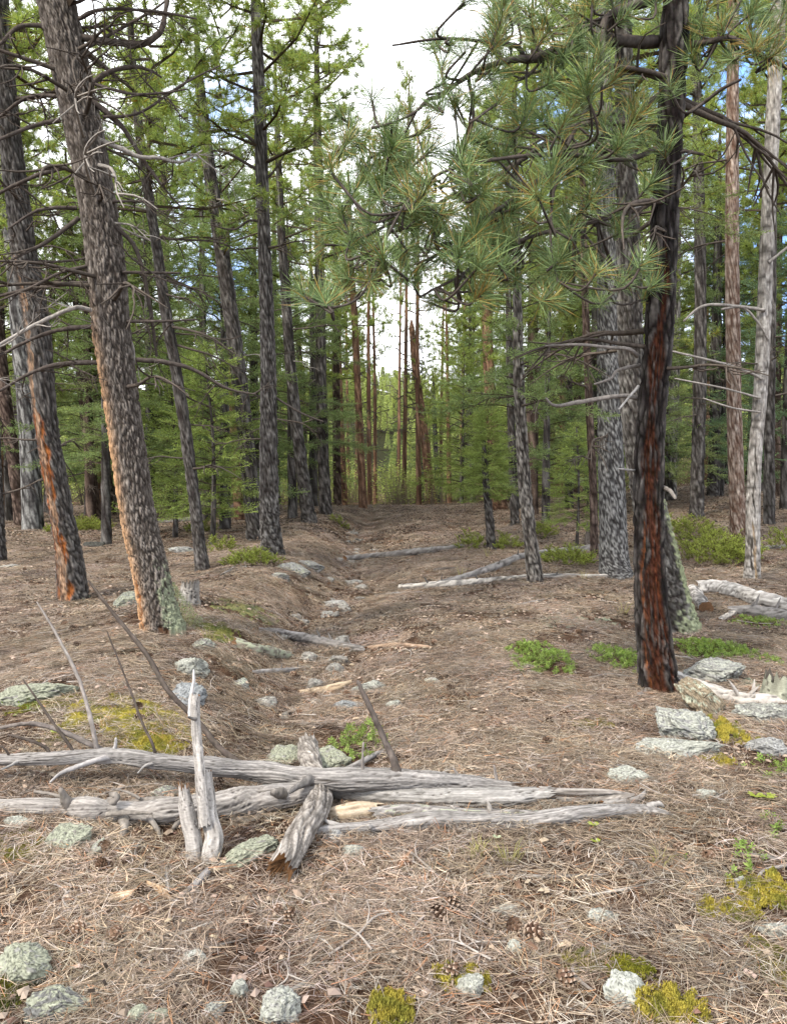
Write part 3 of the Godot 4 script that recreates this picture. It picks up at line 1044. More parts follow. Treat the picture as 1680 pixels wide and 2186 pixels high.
	tree("pine_tree", "short dark trunk behind bushes, between the slender dark trunk and the reddish one", "tree",
		[[1520, 1062, 26], [1524, 960, 24], [1527, 820, 22], [1530, 600, 19]], ST.dark, 10.0, ["fir", 3.4, 0.85], 20, 60, 5)
	r = tree("pine_tree", "reddish tan pine left of the white dead trunk, pale and bare higher up", "tree",
		[[1577, 1162, 36], [1572, 1060, 32], [1567, 900, 30], [1564, 740, 29], [1562, 560, 28], [1562, 380, 26], [1563, 200, 24], [1565, 20, 21]], styled("orange", {"plate": lc(0.3, 0.22, 0.175), "plate2": lc(0.5, 0.42, 0.36)}), 13.0, ["thin", 8.0, 0.9], 34, 110, 6)
	r = tree("dead_tree", "white barkless dead trunk with black cracks, nearest of the trunks at the right edge", "tree",
		[[1604, 1237, 35], [1606, 1180, 30], [1607, 1070, 29], [1612, 960, 27], [1622, 840, 28], [1629, 700, 29], [1635, 540, 28], [1643, 380, 28], [1652, 200, 28], [1662, 20, 27], [1670, -120, 25]],
		styled("pale", {"scars": [[-0.35, 0.12, 2.4, lc(0.05, 0.045, 0.04), lc(0.12, 0.1, 0.08)], [0.2, 0.35, 0.35, lc(0.2, 0.14, 0.12), lc(0.3, 0.22, 0.18)], [-0.2, 0.22, 1.1, lc(0.55, 0.4, 0.25), lc(0.5, 0.36, 0.22)]]}), 11.0, [], 40, 150, 2)
	t = r[0]
	d = r[2]
	for b in [[[1632, 662, 8], [1580, 655, 7], [1504, 652, 6], [1459, 685, 4]], [[1640, 726, 4], [1620, 692, 5], [1585, 657, 6], [1540, 660, 5]], [[1627, 810, 7], [1605, 798, 6], [1550, 778, 6], [1489, 763, 5], [1434, 750, 4]], [[1622, 850, 5], [1550, 830, 4], [1490, 818, 4], [1440, 808, 3]], [[1640, 560, 6], [1690, 520, 5]], [[1622, 880, 4], [1560, 870, 4], [1500, 850, 3]]]:
		bough(t, b, d - 0.1, lc(0.38, 0.35, 0.32))
	tree("pine_tree", "grey trunk half hidden behind the white dead one", "tree",
		[[1641, 1122, 24], [1641, 960, 22], [1643, 780, 21], [1646, 560, 19], [1648, 340, 17]], ST.dark, 12.0, ["pine", 6.0, 0.8], 20, 70, 5)
	tree("pine_tree", "thin light grey trunk showing just right of the dark scarred pine", "tree",
		[[1431, 1070, 24], [1434, 960, 23], [1438, 820, 22], [1441, 650, 20], [1444, 450, 18], [1446, 250, 16]], styled("dark", {"plate": lc(0.3, 0.28, 0.26), "plate2": lc(0.42, 0.4, 0.37)}), 12.0, ["thin", 7.5, 0.9], 22, 80, 5)
	tree("pine_tree", "reddish trunk at the right edge behind the juniper", "tree",
		[[1680, 1062, 22], [1682, 900, 20], [1686, 700, 18]], ST.rust, 9.0, ["thin", 5.0, 0.8], 18, 50, 5)

# ------------------------------------------------------------------ the dark pine in front, with its long-needled boughs
func build_fore_pine() -> void:
	var r := tree("pine_tree", "dark pine with red-brown scars and long-needled boughs, nearest tree on the right", "tree",
		[[1408, 1470, 84], [1400, 1410, 74], [1392, 1320, 70], [1386, 1210, 65], [1384, 1100, 63], [1385, 990, 60], [1389, 890, 58], [1400, 780, 57], [1408, 680, 58], [1413, 580, 56], [1419, 460, 54], [1427, 330, 51], [1434, 200, 52], [1438, 90, 55], [1442, -20, 52], [1445, -150, 46]],
		styled("dark", {"plate": lc(0.05, 0.043, 0.04), "plate2": lc(0.13, 0.12, 0.113), "furrow": lc(0.018, 0.015, 0.014), "freq": 22.0, "depth": 0.022,
			"scars": [[-0.1, 0.55, 3.3, lc(0.125, 0.044, 0.024), lc(0.05, 0.027, 0.02)], [0.4, 0.2, 1.5, lc(0.15, 0.05, 0.025), lc(0.07, 0.03, 0.02)], [-0.75, 0.14, 1.5, lc(0.28, 0.11, 0.05), lc(0.1, 0.042, 0.026)]], "lichen": [[1.3, 0.7, 0.3, lc(0.3, 0.33, 0.23)]]}), 7.2, ["pine", 5.0, 0.7], 72, 260, 0)
	var t: Node3D = r[0]
	var d: float = r[2]
	var bark := lc(0.1, 0.085, 0.075)
	var boughs := [
		[[1412, 88, 26, 5.3], [1360, 90, 25, 5.2], [1300, 86, 25, 5.05], [1238, 97, 24, 4.9], [1180, 112, 22, 4.8], [1135, 126, 18, 4.7], [1085, 128, 13, 4.6], [1020, 150, 11, 4.5], [975, 178, 10, 4.45], [940, 205, 9, 4.4], [915, 212, 8, 4.4], [885, 240, 6, 4.35], [838, 263, 5, 4.3]],
		[[1425, -20, 20, 5.3], [1389, 0, 19, 5.2], [1330, 20, 17, 5.0], [1290, 45, 15, 4.9], [1285, 110, 12, 4.8], [1270, 190, 10, 4.75], [1235, 260, 9, 4.7], [1205, 320, 8, 4.65]],
		[[1412, 200, 15, 5.3], [1360, 240, 14, 5.1], [1338, 273, 13, 5.0], [1253, 306, 12, 4.9], [1208, 345, 11, 4.8], [1148, 386, 10, 4.7], [1073, 440, 9, 4.6], [1000, 490, 7, 4.5], [940, 540, 5, 4.45]],
		[[1400, 270, 14, 5.4], [1300, 262, 12, 5.5], [1223, 271, 12, 5.5], [1158, 311, 11, 5.4], [1107, 346, 10, 5.3], [1047, 386, 9, 5.2], [960, 420, 7, 5.1], [900, 455, 6, 5.0], [820, 468, 5, 4.9], [750, 468, 4, 4.8]],
		[[1410, 400, 12, 5.3], [1380, 440, 10, 5.1], [1280, 470, 9, 4.9], [1150, 500, 8, 4.7], [1050, 540, 7, 4.55], [980, 590, 6, 4.5], [920, 620, 5, 4.4]],
		[[1412, 310, 12, 5.2], [1340, 340, 10, 4.9], [1200, 330, 9, 4.6], [1060, 340, 8, 4.4], [940, 370, 7, 4.3], [870, 430, 6, 4.2], [820, 520, 6, 4.15], [795, 590, 6, 4.1], [760, 640, 5, 4.1], [700, 657, 5, 4.1], [655, 640, 4, 4.1]],
		[[1445, 100, 14, 5.3], [1510, 90, 12, 5.1], [1560, 82, 11, 5.0], [1610, 110, 10, 4.9], [1690, 150, 8, 4.8]],
		[[1440, 260, 9, 5.3], [1500, 220, 8, 5.1], [1540, 190, 7, 5.0], [1580, 170, 6, 4.9]],
		[[1120, 128, 12, 4.7], [1105, 100, 10, 4.65], [1060, 92, 8, 4.6], [950, 82, 6, 4.5], [838, 97, 4, 4.4]],
		[[1000, 165, 8, 4.5], [1010, 250, 6, 4.45], [990, 310, 5, 4.4], [960, 380, 5, 4.4]],
		[[1396, 425, 14, 5.28], [1375, 440, 11, 5.2], [1354, 446, 7, 5.1]],
		[[900, 455, 5, 5.0], [850, 400, 4, 4.9], [800, 335, 4, 4.8], [765, 300, 4, 4.75], [738, 265, 3, 4.7]],
		[[1205, 320, 7, 4.65], [1180, 420, 6, 4.6], [1175, 520, 5, 4.55], [1190, 600, 4, 4.5]],
		[[1450, 320, 8, 5.2], [1500, 330, 6, 5.1]],
		[[1360, 760, 11, 5.25], [1340, 745, 8, 5.15], [1300, 742, 7, 5.1], [1238, 736, 6, 5.0], [1163, 738, 4, 4.95]],
		[[1362, 850, 11, 5.25], [1324, 845, 10, 5.15], [1238, 858, 9, 5.05], [1185, 866, 7, 5.0], [1165, 850, 4, 4.95]],
		[[1365, 780, 9, 5.3], [1319, 790, 7, 5.25], [1303, 808, 6, 5.2], [1268, 820, 4, 5.15]],
		[[1362, 825, 7, 5.2], [1340, 850, 5, 5.1], [1321, 873, 4, 5.0]],
		[[1356, 1005, 6, 5.25], [1340, 1003, 5, 5.15], [1321, 1001, 4, 5.05]],
		[[1415, 1041, 10, 5.2], [1430, 1048, 9, 5.1], [1441, 1064, 6, 5.0]],
	]
	for j in 9:
		limb_on(t, r[1], rr(0.42, 0.9), rr(PI * 0.55, PI * 1.45) if j % 4 else rr(-1.2, 1.2), rr(0.6, 1.3))
	var skeleton := []
	var k := 0
	for b in boughs:
		var path := bough(t, b, d, lc(0.42, 0.4, 0.38) if k in [10, 17, 18] else (lc(0.3, 0.27, 0.245) if k in [14, 15, 16, 19] else bark), "branch", 8)
		if k < 14 and k != 10:
			for j in range(int(path.size() * 0.35), path.size()): skeleton.append(path[j])
		k += 1
	# shoots: where the photograph shows a burst of needles
	var tips := [[650, 632, 4.1], [690, 640, 4.1], [735, 462, 4.8], [770, 470, 4.8], [728, 250, 4.7], [750, 285, 4.7], [795, 216, 4.4], [830, 265, 4.3], [905, 278, 4.4], [985, 325, 4.4], [1050, 158, 4.5], [1040, 300, 4.4], [1060, 222, 4.4], [1235, 205, 4.7], [1430, 192, 4.9], [1418, 318, 4.9],
		[905, 392, 4.3], [840, 322, 4.7], [800, 352, 4.6], [870, 350, 4.4], [960, 95, 4.5], [1235, 30, 4.8], [1130, 30, 4.7], [1065, 60, 4.6], [1300, 180, 4.8], [1170, 180, 4.6], [1120, 250, 4.5], [1330, 330, 5.0], [1265, 400, 4.9], [1140, 470, 4.6], [1215, 500, 4.6], [1320, 480, 5.0], [1000, 420, 4.4], [1050, 520, 4.5], [950, 545, 4.4], [880, 600, 4.4], [820, 560, 4.1], [790, 600, 4.1], [930, 470, 4.5], [860, 480, 4.9],
		[1100, 600, 4.5], [1180, 640, 4.5], [1190, 560, 4.5], [1250, 560, 4.8], [1350, 580, 5.1], [1020, 620, 4.5], [1540, 60, 5.0], [1600, 30, 4.9], [1500, 60, 5.1], [1650, 120, 4.8], [1560, 130, 5.0], [1330, 40, 4.8], [1290, 270, 4.9], [1370, 250, 4.9], [1010, 200, 4.4], [940, 180, 4.4], [1480, 130, 5.1], [1385, 395, 4.9], [1410, 60, 5.6], [1160, 80, 4.6]]
	for n in 115:
		var u := rr(0, 1)
		var px := lerpf(820, 1400, u)
		var lo := lerpf(250, -60, smoothstep(0.0, 0.35, u))
		tips.append([px, lerpf(lo, lerpf(560, 660, u), rng.randf()), rr(4.2, 5.6)])
	for n in 62:
		var u := rr(0, 1)
		tips.append([lerpf(690, 1080, u), lerpf(300, 650, rng.randf()), rr(4.1, 4.9)])
	for n in 14:
		tips.append([rr(1460, 1690), rr(-40, 170), rr(4.8, 5.5)])
	var A := lc(0.075, 0.13, 0.052)
	var B := lc(0.19, 0.26, 0.09)
	var meshes := []
	for n in 6:
		meshes.append(tuft(125, rr(0.155, 0.19), 0.0031, A, B, [0.62, 0.8, 1.0, 0.7, 0.75, 0.95][n], true, 0.1 if n < 4 else 0.3).commit(M.needle, false))
	for n in tips.size():
		var p := at(tips[n][0], tips[n][1], tips[n][2]) - t.position
		var best := INF
		var from: Vector4 = skeleton[0]
		for q in skeleton:
			var dist := v3(q).distance_squared_to(p) + (0.3 if q.y > p.y + 0.4 else 0.0)
			if dist < best:
				best = dist
				from = q
		var len_ := sqrt(best)
		if len_ > 1.1: continue
		var sag := Vector3(rr(-0.1, 0.1), -0.22 * len_ - rr(0, 0.06), rr(-0.1, 0.1))
		var mid := v3(from).lerp(p, 0.55) + sag
		var path := curve([from if from.w < 0.008 else Vector4(from.x, from.y, from.z, 0.008), v4(mid, 0.007), v4(p, 0.0075)], 9)
		obj("twig", twig_mesh(path, 5, bark, M.bark), t)
		var dir := (v3(path[9]) - v3(path[6])).normalized() + Vector3(0, rr(0.1, 0.7), 0)
		var o := obj("needle_tuft", meshes[n % 4] if rng.randf() < 0.8 else meshes[4 + n % 2], t)
		o.transform = Transform3D(basis_y(dir + Vector3(rr(-0.3, 0.3), rr(-0.5, 0.2), rr(-0.3, 0.3)), rr(0, TAU), rr(0.7, 1.15)), p)
		if n > 16 and rng.randf() < 0.06:
			var q := v3(path[5])
			var o2 := obj("needle_tuft", meshes[n % 6], t)
			o2.transform = Transform3D(basis_y(dir + Vector3(rr(-1, 1), rr(-0.6, 0.6), rr(-1, 1)), rr(0, TAU), rr(0.6, 0.9)), q)

# ------------------------------------------------------------------ the trees in the middle distance
func build_mid_trees() -> void:
	tree("pine_tree", "dark trunk leaning left beside the gully's head, foot by the low bush", "tree", [[661, 1117, 33], [650, 1040, 28], [636, 930, 25], [622, 800, 23], [612, 660, 20], [600, 480, 17]], ST.dark, 10.0, ["thin", 5.6, 0.8], 26, 70, 7)
	tree("pine_tree", "straight grey trunk at the left end of the crest, right of the leaning dark one", "tree", [[696, 1097, 28], [691, 1000, 25], [687, 860, 23], [684, 680, 22], [681, 480, 20], [678, 300, 18]], styled("dark", {"plate2": lc(0.3, 0.27, 0.25)}), 13.0, ["thin", 5.6, 1.1, "thin", 8.0, 0.9], 22, 70, 10)
	tree("pine_tree", "thin dark trunk second from the left on the crest", "tree", [[721, 1080, 18], [719, 960, 17], [718, 800, 16], [716, 600, 14]], ST.rust, 11.0, ["thin", 4.8, 1.0], 16, 50, 9)
	tree("pine_tree", "short-looking reddish trunk third on the crest", "tree", [[736, 1078, 15], [731, 980, 14], [726, 860, 13], [722, 700, 12]], ST.orange, 11.0, ["thin", 5.0, 1.0], 16, 50, 8)
	tree("pine_tree", "bright orange slender pine on the crest left of the gap of sky", "tree", [[775, 1087, 19], [771, 980, 16], [765, 850, 15], [758, 700, 14], [750, 560, 12], [745, 430, 10]], ST.orange, 10.5, ["thin", 5.2, 0.85], 18, 60, 10)
	tree("pine_tree", "reddish pine leaning left on the crest right of the gap of sky", "tree", [[921, 1076, 23], [912, 990, 19], [900, 880, 17], [886, 780, 15], [879, 700, 12]], ST.orange, 7.6, ["thin", 3.8, 0.6], 18, 60, 8)
	tree("pine_tree", "dark twin of the leaning reddish pine close on its right", "tree", [[936, 1072, 12], [930, 960, 11], [926, 860, 9]], ST.dark, 6.5, ["thin", 3.0, 0.6], 12, 40, 5)
	tree("pine_tree", "small dark trunk on the crest left of the flat-topped fir", "tree", [[1010, 1072, 12], [1006, 980, 11], [1004, 880, 10]], ST.dark, 9.0, ["pine", 4.0, 0.7], 12, 40, 5)
	tree("pine_tree", "leaning dark pine whose foot is hidden by the tall dark trunk", "tree", [[548, 1150, 40], [538, 1060, 36], [522, 900, 33], [505, 760, 32], [486, 620, 31], [466, 480, 29], [446, 350, 26], [430, 220, 22]], ST.dark, 9.0, ["pine", 5.0, 0.7], 34, 100, 16)
	tree("pine_tree", "orange-brown trunk seen between the leaning dark pine and the thin one", "tree", [[512, 1112, 22], [506, 1020, 20], [500, 900, 18]], ST.orange, 9.0, ["thin", 4.0, 0.8], 16, 40, 5)
	tree("pine_tree", "reddish trunk in the gap right of the orange-scarred pine, nearer of the pair", "tree", [[206, 1112, 24], [197, 1020, 21], [186, 930, 19], [174, 820, 17]], ST.rust, 9.0, ["thin", 4.0, 0.8], 18, 50, 5)
	tree("pine_tree", "brown trunk in the gap right of the orange-scarred pine, farther of the pair", "tree", [[238, 1102, 22], [228, 1010, 20], [216, 900, 18]], ST.rust, 10.0, ["pine", 4.0, 0.8], 18, 50, 5)
	tree("pine_tree", "pale tan trunk peeping out left of the big leaning pine, far back", "tree", [[262, 1088, 20], [258, 1000, 18], [250, 880, 17]], ST.tan, 11.0, ["pine", 5.0, 0.8], 16, 40, 5)
	tree("pine_tree", "reddish trunk far behind the slim fir, left one of two", "tree", [[1180, 1050, 18], [1177, 940, 16], [1173, 800, 15], [1168, 640, 13]], ST.orange, 10.0, ["pine", 5.0, 0.8], 16, 40, 5)
	tree("pine_tree", "grey trunk far behind the slim fir, right one of two", "tree", [[1206, 1046, 17], [1204, 940, 15], [1201, 800, 14]], ST.dark, 10.0, ["pine", 5.0, 0.8], 16, 40, 5)
	tree("pine_tree", "tan trunk glimpsed between the two dark ones at the right", "tree", [[1508, 1040, 20], [1506, 920, 18], [1504, 760, 17]], ST.orange, 11.0, ["pine", 5.5, 0.8], 16, 40, 4)
	tree("pine_tree", "dark trunk glimpsed left of the reddish tan pine", "tree", [[1550, 1034, 17], [1550, 900, 16], [1549, 700, 14]], ST.dark, 11.0, ["thin", 5.5, 0.8], 16, 40, 4)
	# firs clothed low
	var firs := [
		["dense green fir filling the gap left of the tall dark pine", 480, 1128, 17.0, 8.2, "fir", 0.9, 1.0],
		["green fir right of the tall dark pine, boughs spread to the gully", 625, 1105, 19.0, 7.6, "fir", 1.6, 0.92],
		["fir filling the space between the big leaning pine and the thin dark one", 320, 1118, 16.0, 6.6, "fir", 1.2, 0.85],
		["low yellow-green young fir in front of the leaning dark pine", 452, 1140, 13.8, 3.4, "bright", 0.5, 0.85],
		["green fir in the gap between the two scarred pines at left", 190, 1100, 21.0, 8.0, "fir", 1.4, 1.0],
		["green fir behind the slim grey fir", 1165, 1080, 17.0, 6.2, "fir", 0.8, 0.85],
		["small airy fir left of the speckled trunk, boughs near the ground", 1232, 1130, 13.5, 2.1, "bright", 0.35, 0.5],
		["blue-green spruce at the right edge", 1675, 1075, 17.0, 6.2, "spruce", 0.6, 1.0],
		["dark spruce behind the reddish tan pine", 1535, 1050, 22.0, 7.6, "spruce", 1.0, 1.1],
		["green fir behind the lichen-crusted tree", 1400, 1050, 19.0, 6.5, "fir", 0.6, 0.9],
		["young bright fir far left of the crest behind the dark pines", 410, 1100, 22.0, 4.6, "bright", 0.3, 1.15],
		["young bright fir on the crest behind the flat-topped fir", 985, 1070, 27.0, 5.2, "bright", 0.4, 1.2],
		["green fir just right of the orange-scarred pine, boughs reaching the big pine", 225, 1130, 14.5, 6.4, "fir", 1.5, 0.85],
		["tall green fir behind the big leaning pine's upper trunk", 275, 1105, 20.0, 9.5, "fir", 2.2, 1.1],
		["tall green fir between the thin leaning pine and the tall dark pine", 435, 1110, 19.0, 9.8, "fir", 2.6, 1.1],
		["bushy fir behind the tall dark pine, boughs at mid height", 545, 1110, 20.5, 9.2, "fir", 2.4, 1.1],
		["green fir behind the leaning dark trunk by the gully", 668, 1090, 24.0, 9.6, "fir", 1.8, 1.0],
		["young bright fir between the big leaning pine and the thin one, near the ground", 372, 1140, 15.5, 3.6, "bright", 0.4, 0.95],
		["green fir behind the speckled grey trunk", 1300, 1090, 18.0, 8.0, "fir", 1.4, 1.0],
		["green fir between the narrow red trunk and the slim fir", 1215, 1085, 21.0, 7.4, "fir", 0.9, 0.95],
		["young bright fir under the trees right of the crest", 1110, 1080, 22.0, 4.4, "bright", 0.4, 1.1],
		["green fir high behind the left edge trunks", 20, 1110, 20.0, 8.4, "fir", 1.2, 1.05],
		["green fir far back right of the crest", 1090, 1060, 30.0, 8.0, "fir", 0.6, 1.1],
	]
	for f in firs:
		var g := gp(f[1], f[2])
		var x: float = (f[1] - W / 2) / F * f[3]
		var foot := on_ground(x, -f[3])
		var t := thing("fir_tree", foot, f[0], "tree", "")
		var hh: float = f[4]
		var st: Dictionary = styled("dark", {"seed": rr(0, 50)})
		obj("trunk", bark_mesh(curve([Vector4(0, -0.2, 0, 0.016 * hh), Vector4(rr(-0.05, 0.05), hh * 0.5, 0, 0.009 * hh), Vector4(rr(-0.1, 0.1), hh, 0, 0.01)], 40), 12, st, 0.2), t)
		var size: float = {"fir": 7.0, "bright": 4.0, "spruce": 6.0}[f[5]]
		var c := obj("crown", crowns[f[5]][rng.randi() % crowns[f[5]].size()], t)
		var s: float = (hh - f[6]) / size
		c.transform = Transform3D(Basis(Vector3.UP, rr(0, TAU)) * Basis.from_scale(Vector3(f[7], s, f[7])), Vector3(0, f[6], 0))
		tag(c, "", "", "", "stuff")

func back_tree(kind: int) -> Node3D:
	var t := Node3D.new()
	var hh := 8.0 if kind == 3 else 13.0
	var st: Dictionary = styled(["rust", "dark", "orange", "dark", "orange"][kind], {"seed": kind * 7.0})
	var lean := rr(-0.5, 0.5)
	obj("trunk", bark_mesh(curve([Vector4(0, -0.4, 0, 0.17), Vector4(lean * 0.3, hh * 0.4, rr(-0.2, 0.2), 0.12), Vector4(lean * 0.6, hh * 0.75, 0, 0.08), Vector4(lean, hh, 0, 0.02)], 50), 12, st, 0.25), t)
	var c := obj("crown", crowns[["long", "long", "pine", "fir", "thin"][kind]][kind % 2], t)
	c.position = Vector3(lean * 0.4, [3.6, 3.0, 6.8, 0.8, 6.6][kind], 0)
	if kind != 3:
		for j in (9 if kind < 3 else 16):
			var o := obj("branch", limbs_dark[rng.randi() % 5], t)
			o.transform = Transform3D(basis_x(Vector3(rr(-1, 1), rr(-0.2, 0.2), rr(-1, 1)), rr(0, 6), rr(0.8, 1.5)), Vector3(lean * 0.3, rr(1.6, 6.0), 0))
	tag(c, "", "", "", "stuff")
	return t

func build_back_trees() -> void:
	var protos := [back_tree(0), back_tree(1), back_tree(2), back_tree(3), back_tree(4)]
	var looks := ["rust-barked pine", "dark-barked pine", "orange-barked pine", "green fir", "sparse slender orange pine"]
	var spots := []
	# those that the gap over the gully shows, then the rest
	for q in [[790, 30, 4, 14.5], [862, 33, 4, 18.0], [895, 27, 4, 13.0], [705, 31, 4, 15.5], [850, 42, 4, 17.0], [800, 35, 4, 12.0], [885, 31, 4, 9.0], [745, 44, 4, 16.0], [940, 40, 4, 14.0], [830, 36, 3, 4.5], [870, 33, 4, 7.5], [960, 31, 4, 9.0], [1000, 36, 3, 8.5], [800, 44, 4, 7.5], [915, 46, 4, 7.0], [680, 34, 0, 14.0], [640, 30, 3, 9.0], [590, 28, 1, 12.5], [760, 52, 2, 11.0], [1040, 33, 0, 13.0], [985, 44, 2, 13.0], [900, 38, 3, 4.0], [845, 55, 3, 6.0], [720, 40, 3, 8.5], [530, 24, 3, 9.0], [370, 23, 0, 13.0], [255, 20, 1, 12.0], [140, 23, 3, 9.5], [1120, 27, 3, 9.0], [1225, 25, 0, 12.0], [1300, 22, 3, 8.5], [1380, 25, 1, 12.0], [1455, 24, 3, 8.0], [1600, 27, 0, 13.0]]:
		spots.append(q)
	var n := 0
	while n < 84:
		n += 1
		var d := lerpf(19.0, 60.0, pow(rng.randf(), 1.3))
		var px := rr(-160, 1840)
		if px > 560 and px < 1030 and d < 40: continue
		if px > 700 and px < 960 and n % 3: continue
		if px > 1430 and n % 2: continue
		var kind := 3 if rng.randf() < 0.3 else rng.randi() % 3
		# a gap of sky stands open over the gully
		var top := lerpf(520.0, -700.0, smoothstep(70.0, 300.0, absf(px - 830.0)))
		var most := 1.55 + (980.0 - top) / F * d + 1.0
		spots.append([px, d, kind, minf((8.0 if kind == 3 else 13.0) * rr(0.8, 1.15), maxf(most, 4.0))])
	spots.sort_custom(func(a, b): return a[1] < b[1])
	var placed := []
	var used := {}
	for q in spots:
		var d: float = q[1]
		var x: float = (q[0] - W / 2) / F * d
		var ok := true
		for p in placed:
			if p.distance_to(Vector2(x, d)) < 1.5: ok = false
		if not ok: continue
		placed.append(Vector2(x, d))
		var kind: int = q[2]
		var t: Node3D = protos[kind].duplicate()
		t.name = numbered("fir_tree" if kind == 3 else "pine_tree")
		add_child(t)
		var s: float = q[3] / (8.0 if kind == 3 else 13.0)
		t.transform = Transform3D(Basis(Vector3.UP, rr(0, TAU)).scaled(Vector3(0.6 if kind == 4 else maxf(s, 0.75), s, 0.6 if kind == 4 else maxf(s, 0.75))), on_ground(x, -d))
		# said by the named tree that it stands nearest to in the picture
		var best := INF
		var by := []
		for h in short:
			if absf(h[0] - q[0]) < best:
				best = absf(h[0] - q[0])
				by = h
		var label := "%s far back, %s of the %s" % [looks[kind], ("just left" if q[0] < by[0] else "just right"), by[1]]
		used[label] = used.get(label, 0) + 1
		if used[label] > 1:
			label = label.replace("far back", "%s back" % ["", "farther", "still farther", "deep", "very deep", "deepest", "lost far"][mini(used[label] - 1, 6)])
		tag(t, label, "tree", ["rust-barked background pines", "dark background pines", "orange-barked background pines", "background firs", "sparse background pines"][kind])
	for p in protos: p.free()
	# the wood beyond, one mass
	var mb := MB.new()
	var A := lc(0.25, 0.29, 0.115)
	for k in 900:
		var f := rng.randf()
		var r := 1.9 * (1.0 - f * 0.85)
		var a := rr(0, TAU)
		var o := Vector3(cos(a) * r * sqrt(rng.randf()), 1.0 + f * 9.0, sin(a) * r * sqrt(rng.randf()))
		blade(mb, o, Vector3(cos(a), rr(-0.6, 0.7), sin(a)).normalized(), rr(0.3, 0.7), 0.2, A * rr(0.6, 1.7))
	twig_tri(mb, Vector3(0, -0.5, 0), Vector3(0, 9.5, 0), 0.16, 0.02, lc(0.12, 0.09, 0.07))
	spots = []
	for k in 1500:
		var d := sqrt(lerpf(62.0 * 62.0, 420.0 * 420.0, rng.randf()))
		var x := rr(-0.75, 0.75) * d
		var px := x / d * F + W / 2
		var s := rr(0.7, 1.2)
		if px > 690 and px < 930 and d < 200: s *= 0.55
		spots.append([Transform3D(Basis(Vector3.UP, rr(0, TAU)).scaled(Vector3(s, s, s)), on_ground(x, -d)), Color(1, 1, 1) * rr(0.7, 1.4)])
	scatter("distant_wood", "hazy far wood of conifers beyond the crest", "wood", mb.commit(M.leaf, false), spots)
	# leafy brush behind the crest
	var br := MB.new()
	for k in 260:
		var a := rr(0, TAU)
		var o := Vector3(rr(-0.8, 0.8), pow(rng.randf(), 0.7) * 1.9, rr(-0.8, 0.8))
		blade(br, o, Vector3(cos(a), rr(-0.3, 0.6), sin(a)).normalized(), rr(0.05, 0.1), 0.05, lc(0.3, 0.35, 0.12) * rr(0.6, 1.4))
	for k in 14:
		var e := Vector3(rr(-0.7, 0.7), rr(1.0, 2.2), rr(-0.7, 0.7))
		twig_tri(br, Vector3(e.x * 0.3, -0.1, e.z * 0.3), e, 0.012, 0.004, lc(0.2, 0.17, 0.14))
	spots = []
	for k in 420:
		var d := rr(27, 60)
		var px := rr(-100, 1800)
		var x := (px - W / 2) / F * d
		var s := rr(0.5, 1.2)
		spots.append([Transform3D(Basis(Vector3.UP, rr(0, TAU)).scaled(Vector3(s * 1.3, s, s * 1.3)), on_ground(x, -d)), Color(1, 1, 1) * rr(0.7, 1.3)])
	scatter("undergrowth", "leafy green brush growing behind the crest under the far trees", "undergrowth", br.commit(M.leaf, false), spots)


# ------------------------------------------------------------------ fallen wood
var SILVER := lc(0.17, 0.16, 0.153)
var SILVER2 := lc(0.34, 0.322, 0.308)
var CHECK := lc(0.06, 0.05, 0.043)

func centred(path: Array, o: Vector3) -> Array:
	var out := []
	for q in path: out.append(v4(v3(q) - o, q.w))
	return out

# the place on that sight line where a round of that width lies on the ground, extra metres up
func rest(px: float, py: float, w: float, extra: float) -> Vector4:
	var g := gp(px, py + w * 0.45)
	var r := w * 0.5 * -g.z / F
	var p := g
	for k in 3:
		var y := height(p.x, p.z) + r * 0.85 + extra
		var q := ray(px, py)
		p = EYE + q * ((y - EYE.y) / q.y)
		r = w * 0.5 * -p.z / F
	return v4(p, r)

# limbs drawn for a log dref metres away, moved to where the log is
func moved(b: Array, path: Array, dref: float) -> Array:
	var best := INF
	var d := dref
	for q in path:
		var px: float = W / 2 + q.x / -q.z * F
		if absf(px - b[0][0]) < best:
			best = absf(px - b[0][0])
			d = -q.z
	var out := []
	for q in b:
		out.append([q[0], q[1], q[2], (q[3] if q.size() > 3 else dref) + d - dref])
	return out

func pile_log(called: String, label: String, px: Array, d0: float, n: int, segs: int, opts := {}) -> Array:
	var k := []
	for q in px: k.append(rest(q[0], q[1], q[2], q[3] if q.size() > 3 else d0))
	var path := curve(k, n)
	var o := v3(path[path.size() / 2])
	o.y = height(o.x, o.z)
	var t := thing(called, o, label, "log", opts.get("group", ""))
	obj("stem", log_mesh(centred(path, o), segs, opts.get("a", SILVER), opts.get("b", SILVER2), opts.get("c", CHECK), opts), t)
	return [t, path]

